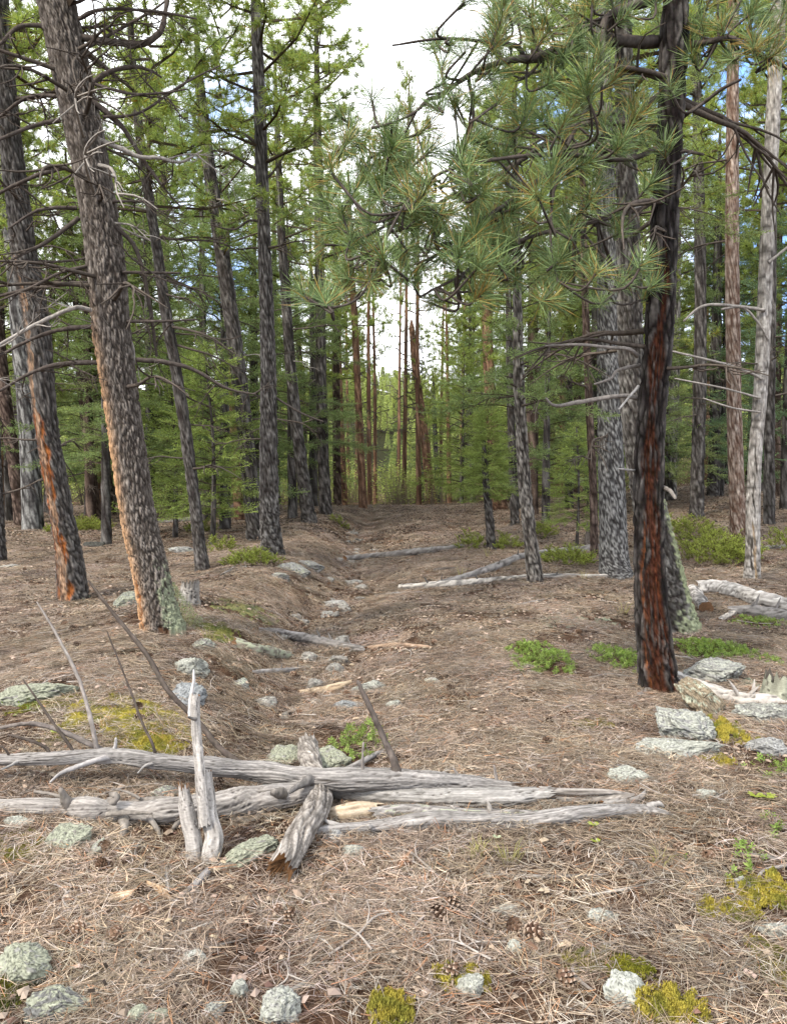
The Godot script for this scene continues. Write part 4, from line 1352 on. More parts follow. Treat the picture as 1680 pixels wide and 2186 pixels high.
# a log or stick that lies on the ground along these places of the photograph
func lying(called: String, label: String, category: String, px: Array, n: int, segs: int, opts := {}) -> Node3D:
	var k := []
	var lift: float = opts.get("lift", 0.75)
	for q in px:
		var g := gp(q[0], q[1] + q[2] * 0.45)
		var r: float = q[2] * 0.5 * -g.z / F
		k.append(v4(g + Vector3(0, r * lift, 0), r))
	var path := curve(k, n)
	var o := v3(path[path.size() / 2])
	var t := thing(called, o, label, category, opts.get("group", ""))
	obj("stem", log_mesh(centred(path, o), segs, opts.get("a", SILVER), opts.get("b", SILVER2), opts.get("c", CHECK), opts), t)
	for s in opts.get("stubs", 0):
		var q: Vector4 = path[2 + rng.randi() % (path.size() - 4)]
		var up := Vector3(rr(-0.6, 0.6), rr(0.4, 1), rr(-0.4, 0.6)).normalized()
		var l: float = rr(0.8, 2.0) * q.w + 0.01
		obj("stub", twig_mesh([v4(v3(q) - o, q.w * 0.26), v4(v3(q) - o + up * (q.w + l * 0.5), q.w * 0.2), v4(v3(q) - o + up * (q.w + l), q.w * 0.05)], 6, opts.get("a", SILVER), M.wood), t)
	return t

func build_logs() -> void:
	var dark := lc(0.1, 0.083, 0.072)
	var mid := lc(0.3, 0.27, 0.25)
	# the long upper log with its dead limbs
	var da := 3.55
	var r := pile_log("fallen_log", "long silver log lying on top of the pile, dead limbs sticking up from it", [[-90, 1624, 22, 0.1], [0, 1622, 24, 0.1], [110, 1619, 26, 0.1], [240, 1613, 34, 0.1], [330, 1624, 33, 0.1], [430, 1634, 38, 0.1], [560, 1647, 43, 0.1], [690, 1662, 45, 0.09], [840, 1663, 47, 0.075], [940, 1668, 40, 0.05], [1020, 1675, 33, 0.02], [1092, 1680, 22, 0.0]], 0.0, 200, 64, {"seed": 3.0, "jag": 0.05})
	var t: Node3D = r[0]
	var limbs := [
		[[[540, 1648, 18], [505, 1625, 15], [465, 1592, 13, 3.6], [420, 1537, 12, 3.68], [360, 1475, 11, 3.75], [310, 1392, 10, 3.85], [250, 1318, 8, 3.95], [190, 1240, 5, 4.05]], dark],
		[[[210, 1612, 11], [200, 1560, 10], [185, 1500, 9, 3.6], [165, 1440, 8, 3.65], [120, 1352, 6, 3.75], [80, 1285, 3, 3.8]], mid],
		[[[165, 1616, 8], [140, 1578, 7], [112, 1540, 6, 3.6], [85, 1500, 5, 3.65], [50, 1450, 3, 3.7]], dark],
		[[[242, 1612, 16], [215, 1600, 13], [175, 1580, 12], [125, 1558, 11], [75, 1545, 10], [30, 1548, 8], [-20, 1560, 6]], lc(0.2, 0.175, 0.16)],
		[[[112, 1616, 9], [100, 1598, 8], [78, 1585, 7], [45, 1575, 6], [18, 1568, 4]], dark],
		[[[245, 1615, 14], [210, 1622, 12, 3.48], [165, 1637, 11, 3.42], [130, 1651, 9, 3.38], [108, 1670, 4, 3.34]], lc(0.42, 0.4, 0.39)],
		[[[335, 1620, 7], [325, 1585, 6], [305, 1545, 6, 3.6], [285, 1490, 5, 3.65], [262, 1430, 4, 3.7], [230, 1350, 3, 3.75]], dark],
		[[[243, 1610, 11], [247, 1592, 8], [248, 1576, 5]], lc(0.55, 0.53, 0.52)],
		[[[668, 1660, 26, 3.53], [648, 1672, 18, 3.47], [628, 1684, 12, 3.43], [618, 1692, 7, 3.4]], SILVER],
		[[[848, 1655, 30], [842, 1628, 18], [830, 1600, 15, 3.58], [812, 1560, 13, 3.6], [790, 1510, 12, 3.63], [764, 1455, 8, 3.66]], lc(0.13, 0.11, 0.098)],
		[[[775, 1650, 9], [774, 1620, 6], [776, 1585, 4]], mid],
		[[[1062, 1676, 9], [1058, 1655, 7], [1054, 1634, 4]], mid],
		[[[985, 1668, 8], [975, 1652, 6], [968, 1640, 4]], mid],
		[[[45, 1622, 9], [28, 1632, 7, 3.5], [5, 1642, 4, 3.45]], SILVER2],
		[[[20, 1612, 6], [12, 1600, 4], [2, 1592, 3]], dark],
		[[[340, 1625, 9, 3.53], [312, 1634, 6, 3.5], [295, 1650, 3, 3.47]], SILVER2],
	]
	for l in limbs: bough(t, moved(l[0], r[1], da), da, l[1], "branch", 8)
	r = pile_log("fallen_log", "thick gnarled log low at the left of the pile", [[-80, 1722, 30], [0, 1722, 32], [80, 1722, 34], [140, 1725, 40], [190, 1728, 50], [240, 1732, 44], [300, 1735, 48], [370, 1730, 55], [450, 1722, 60], [540, 1708, 60], [620, 1698, 52, 0.02], [690, 1688, 46, 0.03]], 0.0, 170, 60, {"seed": 12.0, "twist": 1.6, "a": lc(0.24, 0.22, 0.205), "b": lc(0.38, 0.355, 0.33)})
	t = r[0]
	for b in [[[148, 1722, 26], [140, 1705, 22, 3.38], [130, 1685, 12, 3.36]], [[262, 1740, 26, 3.37], [268, 1762, 20, 3.3], [262, 1785, 15, 3.25], [258, 1802, 11, 3.22], [264, 1818, 7, 3.2]], [[320, 1745, 14, 3.35], [336, 1770, 10, 3.3], [345, 1795, 5, 3.26]], [[385, 1712, 22, 3.42], [330, 1708, 17, 3.42], [290, 1712, 14, 3.42], [262, 1730, 12, 3.4]], [[228, 1738, 12, 3.33], [270, 1735, 11, 3.31], [325, 1736, 5, 3.3]], [[560, 1735, 22, 3.36], [545, 1752, 17, 3.3], [515, 1752, 15, 3.28], [480, 1742, 12, 3.32]], [[605, 1695, 26, 3.36], [592, 1692, 22, 3.32], [582, 1692, 14, 3.29]], [[75, 1690, 8, 3.5], [110, 1695, 7, 3.46], [142, 1705, 8, 3.42]], [[300, 1705, 8, 3.44], [270, 1690, 5, 3.46], [240, 1684, 3, 3.5]], [[240, 1712, 24, 3.36], [248, 1700, 18, 3.36], [236, 1694, 8, 3.37]], [[388, 1752, 14, 3.34], [376, 1762, 12, 3.31], [370, 1770, 8, 3.3]]]:
		bough(t, moved(b, r[1], 3.4), 3.4, lc(0.25, 0.225, 0.2), "stub", 8)
	r = pile_log("fallen_log", "grey log below the long one, its right end split into dark splinters", [[690, 1688, 32], [750, 1692, 38], [850, 1698, 40], [960, 1703, 40], [1080, 1704, 40], [1130, 1700, 38], [1172, 1696, 34]], 0.012, 120, 56, {"seed": 23.0, "jag": 0.04, "a": lc(0.23, 0.22, 0.205), "b": lc(0.36, 0.345, 0.33)})
	t = r[0]
	for b in [[[1150, 1688, 18], [1220, 1690, 14], [1290, 1690, 12], [1342, 1694, 4]], [[1150, 1704, 16], [1230, 1708, 14], [1320, 1702, 16], [1352, 1696, 5]], [[1140, 1712, 13], [1230, 1718, 9], [1290, 1716, 3]]]:
		var path := curve(px_path(moved(b, r[1], 3.46), 3.46), 26)
		obj("splinter", log_mesh(centred(path, t.position), 12, lc(0.22, 0.195, 0.175), lc(0.4, 0.37, 0.34), CHECK, {"seed": rr(0, 50), "jag": 0.01}), t)
	pile_log("broken_branch", "short dark-ended branch poking out past the splintered log end", [[1290, 1716, 18], [1330, 1710, 17], [1362, 1706, 15], [1376, 1692, 8]], 0.0, 24, 16, {"seed": 31.0, "a": lc(0.26, 0.24, 0.22)})
	pile_log("wood_chunk", "tan broken chunk of rotten wood wedged between the logs in the middle of the pile", [[690, 1738, 24], [730, 1735, 36], [770, 1730, 40], [804, 1730, 34]], 0.0, 40, 24, {"seed": 44.0, "jag": 0.03, "a": lc(0.42, 0.33, 0.23), "b": lc(0.55, 0.46, 0.35), "c": lc(0.15, 0.1, 0.06)})
	r = pile_log("fallen_log", "knobbly thin grey log between the splintered one and the front one", [[800, 1738, 28], [870, 1732, 30], [940, 1735, 27], [1020, 1738, 24], [1100, 1738, 20], [1190, 1738, 12]], 0.0, 90, 30, {"seed": 51.0, "lichen": 0.1})
	for b in [[[1048, 1736, 12], [1044, 1722, 10], [1040, 1710, 4]], [[975, 1736, 14], [968, 1726, 9], [962, 1720, 4]]]: bough(r[0], moved(b, r[1], 3.38), 3.38, lc(0.4, 0.37, 0.34), "stub", 7)
	r = pile_log("fallen_log", "smooth wavy grey log at the front right of the pile with a long dark crack", [[672, 1776, 20], [720, 1772, 28], [790, 1767, 32], [870, 1758, 38], [950, 1750, 38], [1030, 1754, 36], [1110, 1755, 36], [1180, 1746, 36], [1260, 1736, 34], [1340, 1731, 30], [1385, 1732, 26], [1425, 1738, 12]], 0.0, 160, 56, {"seed": 65.0, "jag": 0.03, "twist": 0.2})
	for b in [[[735, 1770, 18], [712, 1760, 14], [695, 1752, 8]], [[790, 1765, 14, 3.24], [788, 1764, 10, 3.22]], [[1380, 1722, 14], [1405, 1716, 12], [1415, 1722, 6]]]: bough(r[0], moved(b, r[1], 3.28), 3.28, lc(0.4, 0.38, 0.36), "stub", 7)
	# the log that crosses under the others, rotten end to the front
	pile_log("fallen_log", "short thick cracked log crossing under the others, rotten brown end forward", [[657, 1594, 46, 0.03], [664, 1632, 50, 0.02], [682, 1684, 54, 0.0], [684, 1706, 54, 0.03], [664, 1745, 58, 0.02], [634, 1795, 60, 0.01], [604, 1846, 62, 0.0]], 0.0, 120, 60, {"seed": 77.0, "jag": 0.05, "a": lc(0.3, 0.27, 0.24), "b": lc(0.45, 0.415, 0.38), "barky": 0.75, "twist": 2.0, "rot": lc(0.16, 0.085, 0.04)})
	# the forked stump standing before the pile
	var foot := gp(440, 1858)
	t = thing("forked_snag", foot, "upright forked silver snag standing in front of the logs, thin spike at its top", "snag")
	var prongs := [
		[[[405, 1862, 44, 2.98], [416, 1830, 38, 3.0], [413, 1790, 34, 3.02], [404, 1750, 33, 3.05], [397, 1715, 29, 3.07], [393, 1684, 22, 3.08]], 4.0, 0.022],
		[[[446, 1862, 42, 2.98], [452, 1820, 44, 3.0], [458, 1785, 40, 3.04], [446, 1740, 36, 3.08], [440, 1690, 34, 3.12], [438, 1650, 32, 3.15]], 9.0, 0.012],
		[[[438, 1760, 26, 3.03], [432, 1700, 25, 3.06], [427, 1640, 24, 3.1], [421, 1580, 22, 3.15], [418, 1530, 20, 3.19], [417, 1486, 19, 3.22]], 15.0, 0.01],
	]
	for p in prongs:
		var path := curve(px_path(p[0], 3.0), 70)
		obj("prong", log_mesh(centred(path, foot), 32, lc(0.34, 0.32, 0.3), lc(0.5, 0.47, 0.44), CHECK, {"seed": p[1], "jag": p[2], "twist": 0.3, "barky": 0.25}), t)
	bough(t, [[406, 1530, 10, 3.2], [408, 1490, 9, 3.22], [414, 1455, 7, 3.24], [414, 1430, 3, 3.25]], 3.2, lc(0.6, 0.58, 0.57), "spike", 6)
	bough(t, [[418, 1535, 9, 3.17], [408, 1533, 7, 3.13], [402, 1530, 4, 3.1]], 3.2, lc(0.3, 0.28, 0.26), "stub", 6)
	# wood on the ground
	var tan := {"a": lc(0.42, 0.32, 0.21), "b": lc(0.62, 0.5, 0.36), "c": lc(0.18, 0.12, 0.08), "seed": 5.0, "jag": 0.02}
	var wood := [
		["fallen_log", "thick grey log with bark lying across the gully above the pile", "log", [[548, 1344, 14], [600, 1350, 20], [660, 1362, 22], [720, 1376, 22], [780, 1386, 16]], 60, 20, {"seed": 2.0, "barky": 0.4, "stubs": 3}],
		["fallen_log", "mossy dark log half sunk in the gully's left bank", "log", [[505, 1368, 26], [545, 1380, 28], [580, 1388, 28], [618, 1396, 18]], 40, 20, {"seed": 6.0, "a": lc(0.2, 0.18, 0.15), "b": lc(0.32, 0.31, 0.25), "lichen": 0.5, "lift": 0.4}],
		["branch_on_ground", "pale curved branch lying below the gully log", "branch", [[538, 1435, 13], [600, 1431, 12], [660, 1425, 10], [710, 1410, 9], [745, 1392, 6]], 40, 10, {"seed": 9.0, "stubs": 2}],
		["branch_on_ground", "short brown stick right of the gully log", "branch", [[788, 1384, 13], [840, 1376, 12], [880, 1378, 11], [918, 1381, 8]], 30, 10, {"seed": 13.0, "a": lc(0.26, 0.17, 0.12), "b": lc(0.38, 0.28, 0.2)}],
		["wood_chunk", "tan weathered chunk beside the stones in the gully", "log", [[640, 1477, 12], [680, 1473, 17], [720, 1465, 17], [746, 1457, 13]], 30, 14, tan],
		["fallen_log", "dark thin log across the upper gully", "log", [[738, 1191, 12], [810, 1185, 15], [880, 1178, 16], [940, 1172, 15], [985, 1166, 11]], 50, 10, {"seed": 17.0, "a": lc(0.2, 0.18, 0.165), "b": lc(0.36, 0.34, 0.32), "barky": 0.4}],
		["fallen_log", "pale pole slanting up to the right on the far bank, upper of two that meet", "log", [[928, 1248, 14], [1000, 1228, 17], [1060, 1208, 18], [1120, 1186, 18], [1200, 1176, 17], [1290, 1166, 16]], 60, 12, {"seed": 19.0, "stubs": 4}],
		["fallen_log", "pale pole lying nearly level on the far bank, lower of two that meet", "log", [[858, 1252, 13], [930, 1248, 17], [1010, 1242, 17], [1080, 1236, 15], [1150, 1230, 13], [1290, 1230, 11]], 60, 12, {"seed": 22.0, "stubs": 4, "b": lc(0.6, 0.56, 0.5)}],
		["branch_on_ground", "pale stick left of the two poles' meeting ends", "branch", [[800, 1272, 6], [850, 1266, 7], [900, 1264, 5]], 16, 8, {"seed": 25.0}],
		["branch_on_ground", "forked thin branch on the far bank below the poles", "branch", [[1070, 1302, 5], [1110, 1290, 6], [1150, 1282, 6], [1215, 1270, 4]], 20, 8, {"seed": 27.0, "stubs": 3}],
		["fallen_log", "pale root-like log running right from the dark scarred pine's foot", "log", [[1448, 1440, 24], [1490, 1458, 28], [1530, 1474, 34], [1580, 1488, 38], [1640, 1492, 34], [1730, 1494, 30]], 80, 26, {"seed": 33.0, "a": lc(0.42, 0.39, 0.36), "b": lc(0.6, 0.57, 0.53), "lift": 0.5, "stubs": 3}],
		["fallen_log", "white birch-like log with dark bands at the right edge, longest of its heap", "log", [[1490, 1252, 28], [1530, 1252, 32], [1570, 1260, 34], [1620, 1276, 36], [1720, 1298, 34]], 80, 26, {"seed": 36.0, "a": lc(0.4, 0.38, 0.36), "b": lc(0.66, 0.64, 0.61), "barky": 0.5}],
		["fallen_log", "stubby grey log end at the left of the birch-like heap", "log", [[1478, 1258, 26], [1490, 1275, 28], [1506, 1296, 30]], 30, 22, {"seed": 38.0, "barky": 0.5, "b": lc(0.6, 0.57, 0.54)}],
		["fallen_log", "grey barked log in front of the birch-like one, pale broken stub at its end", "log", [[1560, 1302, 20], [1600, 1302, 26], [1640, 1308, 28], [1720, 1320, 26]], 50, 22, {"seed": 41.0, "barky": 0.3, "stubs": 3}],
		["branch_on_ground", "pale broken branch lying in front of the birch-like heap", "branch", [[1535, 1322, 12], [1560, 1310, 12], [1590, 1298, 8]], 20, 10, {"seed": 43.0, "b": lc(0.66, 0.6, 0.52)}],
		["fallen_log", "pale log far back left of the thin leaning pine", "log", [[340, 1113, 12], [390, 1110, 12], [436, 1105, 12]], 30, 10, {"seed": 46.0}],
		["fallen_log", "thin dark log behind the white dead trunk at the right edge", "log", [[1612, 1172, 9], [1650, 1168, 10], [1720, 1160, 10]], 30, 10, {"seed": 48.0}],
		["branch_on_ground", "long thin straight stick on the needles in front of the pile", "branch", [[1020, 1862, 4], [1090, 1868, 6], [1190, 1870, 8], [1290, 1866, 5]], 40, 10, {"seed": 50.0}],
		["branch_on_ground", "pale stick slanting up to the right below the straight one", "branch", [[1228, 1917, 8], [1280, 1907, 8], [1340, 1896, 7], [1392, 1884, 4]], 30, 10, {"seed": 53.0, "b": lc(0.62, 0.58, 0.52)}],
		["branch_on_ground", "dark curved stick like a hook at the lower right", "branch", [[1262, 2112, 6], [1240, 2095, 9], [1222, 2075, 10], [1232, 2048, 10], [1262, 2030, 10], [1320, 2006, 8]], 40, 10, {"seed": 55.0, "a": lc(0.2, 0.17, 0.15), "b": lc(0.34, 0.31, 0.28)}],
		["branch_on_ground", "grey bent branch arching by the moss at the right edge", "branch", [[1720, 1842, 6], [1660, 1850, 8], [1625, 1862, 8], [1612, 1890, 7], [1616, 1925, 6], [1640, 1975, 5], [1648, 2005, 4]], 40, 8, {"seed": 57.0}],
		["branch_on_ground", "lichen-covered stick by the green plants at the right", "branch", [[1588, 1822, 9], [1630, 1828, 10], [1675, 1834, 8]], 20, 10, {"seed": 59.0, "lichen": 0.6}],
		["branch_on_ground", "short grey limb lying below the forked snag", "branch", [[436, 1868, 20], [415, 1890, 17], [395, 1906, 15], [376, 1922, 9]], 26, 14, {"seed": 61.0}],
		["wood_chunk", "yellowish splintered chunk of wood left below the snag", "log", [[228, 1922, 12], [255, 1914, 22], [280, 1908, 20], [303, 1900, 9]], 26, 16, tan],
		["wood_chunk", "brown flake of bark between the snag and the yellow chunk", "log", [[322, 1886, 8], [345, 1900, 16], [362, 1916, 12]], 20, 14, {"a": lc(0.38, 0.25, 0.15), "b": lc(0.5, 0.36, 0.24), "seed": 63.0}],
		["branch_on_ground", "short stick standing out of the litter left of the snag", "branch", [[362, 1905, 10], [358, 1880, 11], [356, 1852, 10]], 16, 10, {"seed": 66.0, "lift": 1.0}],
		["branch_on_ground", "angled stick on the slope below the dark scarred pine", "branch", [[1240, 1625, 7], [1268, 1634, 9], [1290, 1638, 8], [1350, 1630, 6]], 26, 10, {"seed": 68.0}],
		["branch_on_ground", "short knotted piece of branch behind the long log's right end", "branch", [[912, 1672, 9], [940, 1655, 12], [968, 1640, 10]], 20, 10, {"seed": 70.0}],
		["branch_on_ground", "stick leaning among the leafy green plant behind the long log", "branch", [[745, 1642, 12], [775, 1628, 13], [805, 1612, 11], [822, 1604, 8]], 22, 10, {"seed": 72.0, "lift": 1.4}],
		["branch_on_ground", "forked grey twig at the lower right corner", "branch", [[1540, 2010, 6], [1568, 2040, 6], [1575, 2080, 6], [1588, 2130, 3]], 22, 8, {"seed": 74.0, "stubs": 2}],
		["branch_on_ground", "dark short twig by the mossy stones at the bottom", "branch", [[985, 2140, 8], [1000, 2110, 8], [1025, 2095, 8], [1045, 2085, 6]], 20, 8, {"seed": 76.0, "a": lc(0.3, 0.27, 0.24)}],
		["branch_on_ground", "thin twig slanting in the litter at bottom centre", "branch", [[330, 2058, 4], [400, 2030, 5], [470, 2016, 5], [520, 2004, 3]], 26, 8, {"seed": 78.0}],
		["branch_on_ground", "pale broken slivers left of centre near the bottom", "branch", [[265, 2075, 8], [290, 2058, 9], [312, 2045, 6]], 16, 8, {"seed": 80.0, "b": lc(0.66, 0.62, 0.58)}],
		["branch_on_ground", "pale chip of wood by the white stones at bottom left", "branch", [[395, 1990, 10], [440, 1975, 12], [475, 1962, 6]], 16, 8, {"seed": 82.0, "b": lc(0.66, 0.6, 0.52)}],
		["branch_on_ground", "dark charred stick near the bottom between pale stones", "branch", [[600, 2128, 12], [630, 2110, 14], [662, 2094, 10]], 20, 10, {"seed": 84.0, "a": lc(0.14, 0.12, 0.11), "b": lc(0.26, 0.24, 0.22)}],
		["branch_on_ground", "curved pale root arching by the low bushes left of the gully", "branch", [[470, 1228, 5], [490, 1218, 6], [508, 1206, 6], [524, 1212, 5], [522, 1196, 3]], 20, 8, {"seed": 86.0}],
		["branch_on_ground", "thin stick on the bare slope left of the big leaning pine", "branch", [[82, 1352, 5], [120, 1348, 5], [180, 1340, 3]], 16, 8, {"seed": 88.0}],
		["branch_on_ground", "dark bark strip on the slope right of the green mat", "branch", [[1262, 1446, 6], [1300, 1440, 9], [1350, 1446, 6]], 16, 8, {"seed": 90.0, "a": lc(0.12, 0.1, 0.09), "b": lc(0.22, 0.2, 0.18)}],
		["branch_on_ground", "stub of dark branch below the left foot of the scarred pine", "branch", [[1352, 1490, 8], [1372, 1478, 14], [1392, 1466, 12]], 16, 10, {"seed": 92.0, "a": lc(0.14, 0.12, 0.105), "b": lc(0.3, 0.27, 0.25)}],
		["branch_on_ground", "dark flat bark piece on the far side of the gully", "branch", [[925, 1216, 5], [950, 1214, 8], [980, 1212, 4]], 12, 8, {"seed": 94.0, "a": lc(0.09, 0.075, 0.065), "b": lc(0.16, 0.14, 0.12)}],
	]
	for w in wood:
		lying(w[0], w[1], w[2], w[3], w[4], w[5], w[6])
	# the old stump at the right edge and the charred one on the bank
	for st in [[1658, 1500, 66, 48, "mossy grey broken stump at the right edge behind the pale root-like log", lc(0.24, 0.24, 0.19), lc(0.36, 0.37, 0.29)], [405, 1290, 44, 40, "weathered grey stump piece behind the big leaning pine's foot", lc(0.24, 0.22, 0.2), lc(0.4, 0.38, 0.35)], [1258, 1175, 22, 44, "small charred stump left of the narrow red trunk", lc(0.08, 0.07, 0.06), lc(0.16, 0.14, 0.13)]]:
		var g := gp(st[0], st[1])
		var rad: float = st[2] * 0.5 * -g.z / F
		var hh: float = st[3] * -g.z / F
		var o := thing("stump", g, st[4], "stump")
		obj("stem", log_mesh(curve([Vector4(0, -0.05, 0, rad * 1.15), Vector4(0, hh * 0.4, 0, rad), Vector4(0.01, hh, 0, rad * 0.9)], 40), 40, st[5], st[6], CHECK, {"seed": st[0] * 0.1, "jag": hh * 0.35, "twist": 0.1, "rot": lc(0.1, 0.09, 0.075)}), o)
	# loose twigs
	var protos := []
	for k in 6:
		var l := rr(0.14, 0.34)
		var n := [Vector4(-l / 2, 0, 0, 0.0045), Vector4(-l * 0.15, rr(0, 0.01), rr(-0.03, 0.03), 0.004), Vector4(l * 0.2, rr(0, 0.014), rr(-0.03, 0.03), 0.0035), Vector4(l / 2, 0.005, rr(-0.06, 0.06), 0.002)]
		var mb := MB.new()
		var col := lc(0.3, 0.26, 0.23).lerp(lc(0.5, 0.46, 0.42), rr(0, 1))
		var path := curve(n, 10)
		tube(mb, path, 6, col, 0.3)
		tube(mb, curve([path[5], v4(v3(path[5]) + Vector3(0.04, 0.012, 0.03 * (1 if k % 2 else -1)), 0.0025), v4(v3(path[5]) + Vector3(0.07, 0.012, 0.07 * (1 if k % 2 else -1)), 0.0015)], 5), 5, col, 0.3)
		protos.append(mb.commit(M.wood))
	for k in 110:
		var d := rr(2.1, 9.5)
		var x := rr(-1, 1) * 0.5 * d
		var o := obj("twig", protos[k % 6])
		o.transform = Transform3D(lying_basis(x, -d, rr(0.6, 1.15)), on_ground(x, -d, 0.012))
		tag(o, "thin dead twig lying loose on the needle litter", "twig", "loose twigs on the ground")

# ------------------------------------------------------------------ stones
func rock(px: float, py: float, w: float, h: float, label: String, amount := 0.5, base := lc(0.3, 0.29, 0.275), lichen := lc(0.44, 0.47, 0.38), tilt := 0.0, deep := 0.6) -> void:
	var g := gp(px, py + h * 0.5)
	var d := -g.z
	var sx := w * 0.47 * d / F
	var sy := h * 0.45 * d / F
	# what is seen of a low stone is mostly its top, foreshortened
	var sz := clampf(sy * 1.6, sx * 0.55, sx * 1.0)
	var o := obj("rock", rock_mesh(Vector3(sx, sy * (1.1 + deep * 0.3), sz), rr(0, 90), base, lichen, amount, int(clampf(w * 0.55, 22, 70))))
	o.position = g + Vector3(0, sy * (0.8 - deep * 0.75), -sz * 0.6)
	o.rotation = Vector3(rr(-0.1, 0.1), rr(-0.35, 0.35), tilt)
	tag(o, label, "rock")
	clear.append([g.x, g.z - sz * 0.6, sx * 0.7, sz * 0.6])

func build_rocks() -> void:
	var green := lc(0.33, 0.345, 0.265)
	var white := lc(0.4, 0.41, 0.36)
	var warm := lc(0.33, 0.27, 0.19)
	rock(534, 1812, 150, 58, "pale green stone under the log pile, between the snag and the crossing log", 0.75, lc(0.3, 0.29, 0.27), green, 0.3, 0.5)
	rock(1472, 1542, 148, 74, "blocky lichen-spotted stone at the foot of the dark scarred pine, under the tilted one", 0.6, lc(0.34, 0.34, 0.33), white, -0.05, 0.2)
	rock(1512, 1490, 122, 62, "tilted yellow-brown stone lying on the blocky one", 0.4, warm, lc(0.44, 0.46, 0.36), -0.7, -0.2)
	rock(1432, 1596, 190, 46, "flat pale slab in front of the blocky stone", 0.7, lc(0.4, 0.4, 0.38), white, 0.1, 0.8)
	rock(1538, 1424, 150, 62, "broad grey boulder behind the pale root-like log", 0.5, lc(0.34, 0.34, 0.32), white, 0.0, 0.4)
	rock(1644, 1516, 112, 50, "grey angular rock in front of the old stump at the right edge", 0.5, lc(0.3, 0.3, 0.28), white, 0.0, 0.4)
	rock(1642, 1588, 84, 40, "smooth grey stone at the right edge below the angular rock", 0.25, lc(0.4, 0.4, 0.39), white, 0.1, 0.4)
	rock(1345, 1655, 112, 30, "low flat stone in the litter below the pale slab", 0.7, lc(0.36, 0.35, 0.33), white, 0.0, 0.9)
	rock(62, 1474, 165, 44, "long lichen-covered slab at the left edge above the moss", 0.75, lc(0.32, 0.31, 0.29), green, 0.05, 0.6)
	rock(398, 1480, 76, 50, "bluish grey stone just left of the snag's spike", 0.2, lc(0.34, 0.36, 0.37), green, -0.1, 0.3)
	rock(398, 1414, 78, 46, "pale lichen stone on the bank below the big leaning pine", 0.75, lc(0.36, 0.35, 0.32), white, 0.1, 0.5)
	rock(428, 1372, 60, 26, "small flat stone on the mossy bank crest", 0.5)
	rock(272, 1275, 82, 46, "grey-green stone left of the big leaning pine", 0.5, lc(0.27, 0.28, 0.25), green, 0.1, 0.4)
	rock(206, 1160, 54, 20, "dark flat rock right of the orange-scarred pine", 0.1, lc(0.1, 0.1, 0.09))
	rock(384, 1170, 62, 20, "pale flat rock right of the big leaning pine, farther back", 0.3, lc(0.45, 0.45, 0.43))
	rock(515, 1456, 42, 28, "small dark-edged stone in the gully below the curved branch", 0.5)
	rock(796, 1462, 72, 34, "whitish stone in the gully behind the leaning limb's tip", 0.6, lc(0.4, 0.39, 0.36), white)
	rock(740, 1502, 66, 26, "flat bluish stone in the gully left of the leaning limb", 0.2, lc(0.38, 0.4, 0.41))
	rock(842, 1502, 40, 24, "small pale stone right of the leaning limb", 0.6, lc(0.42, 0.41, 0.38), white)
	rock(614, 1612, 110, 50, "lichen-green stone behind the long log, left of the crossing log's top", 0.7, lc(0.33, 0.32, 0.3), green, 0.2, 0.4)
	rock(712, 1622, 100, 48, "lichen-green stone behind the long log, right of the crossing log's top", 0.7, lc(0.33, 0.32, 0.3), green, -0.25, 0.4)
	rock(582, 1686, 72, 34, "pale mossy stone wedged under the long log", 0.8, lc(0.33, 0.32, 0.3), white, 0.1, 0.4)
	rock(345, 1690, 56, 30, "half-buried stone between the long log and the gnarled log", 0.5)
	rock(40, 2050, 112, 74, "rounded lichen-grey rock at the left edge near the bottom", 0.7, lc(0.33, 0.33, 0.3), green, 0.0, 0.3)
	rock(122, 2142, 180, 62, "long dark rock with pale lichen in the bottom left corner", 0.5, lc(0.2, 0.2, 0.19), green, -0.3, 0.7)
	rock(290, 2166, 46, 40, "small pale green stone at the bottom, left of a pair", 0.8, lc(0.36, 0.35, 0.33), green, 0.0, 0.3)
	rock(334, 2172, 48, 36, "small pale green stone at the bottom, right of a pair", 0.8, lc(0.36, 0.35, 0.33), green, 0.0, 0.3)
	rock(510, 2108, 42, 42, "whitish upright stone near the bottom left of centre", 0.8, lc(0.45, 0.44, 0.41), white, 0.2, 0.3)
	rock(456, 2156, 52, 40, "grey stone with a white cap at the bottom", 0.5, lc(0.22, 0.21, 0.2), white, 0.0, 0.3)
	rock(590, 2156, 92, 62, "streaked pale stone leaning at the bottom, right of the grey one", 0.6, lc(0.36, 0.36, 0.34), white, 0.6, 0.3)
	rock(415, 2040, 54, 30, "white flat stone in the litter below the yellow chunk", 0.6, lc(0.5, 0.49, 0.46), white)
	rock(1352, 2106, 90, 66, "white lichen-crusted stone among moss at the lower right", 0.85, lc(0.4, 0.4, 0.38), lc(0.44, 0.455, 0.41), 0.1, 0.5)
	rock(1282, 1952, 72, 30, "pale low stone right of centre in front of the pile", 0.6, lc(0.42, 0.41, 0.38), white)
	rock(1085, 1942, 64, 22, "flat stone in the litter at the centre right", 0.6, lc(0.4, 0.38, 0.34), white)
	rock(1100, 2020, 42, 24, "small white stone left of the hooked stick", 0.8, lc(0.45, 0.45, 0.42), white)
	rock(132, 1790, 116, 54, "lumpy lichen stones under the gnarled log's left part", 0.7, lc(0.27, 0.26, 0.23), green, 0.0, 0.6)
	rock(40, 1752, 64, 24, "pale lichen stone at the left edge under the gnarled log", 0.8, lc(0.3, 0.3, 0.27), white)
	rock(206, 1808, 44, 36, "small grey stone right of the lumpy ones", 0.5, lc(0.36, 0.35, 0.32), green)
	rock(632, 1212, 78, 26, "flat grey slab on the gully's left bank, longest of three", 0.4, lc(0.34, 0.34, 0.33), green, -0.2, 0.5)
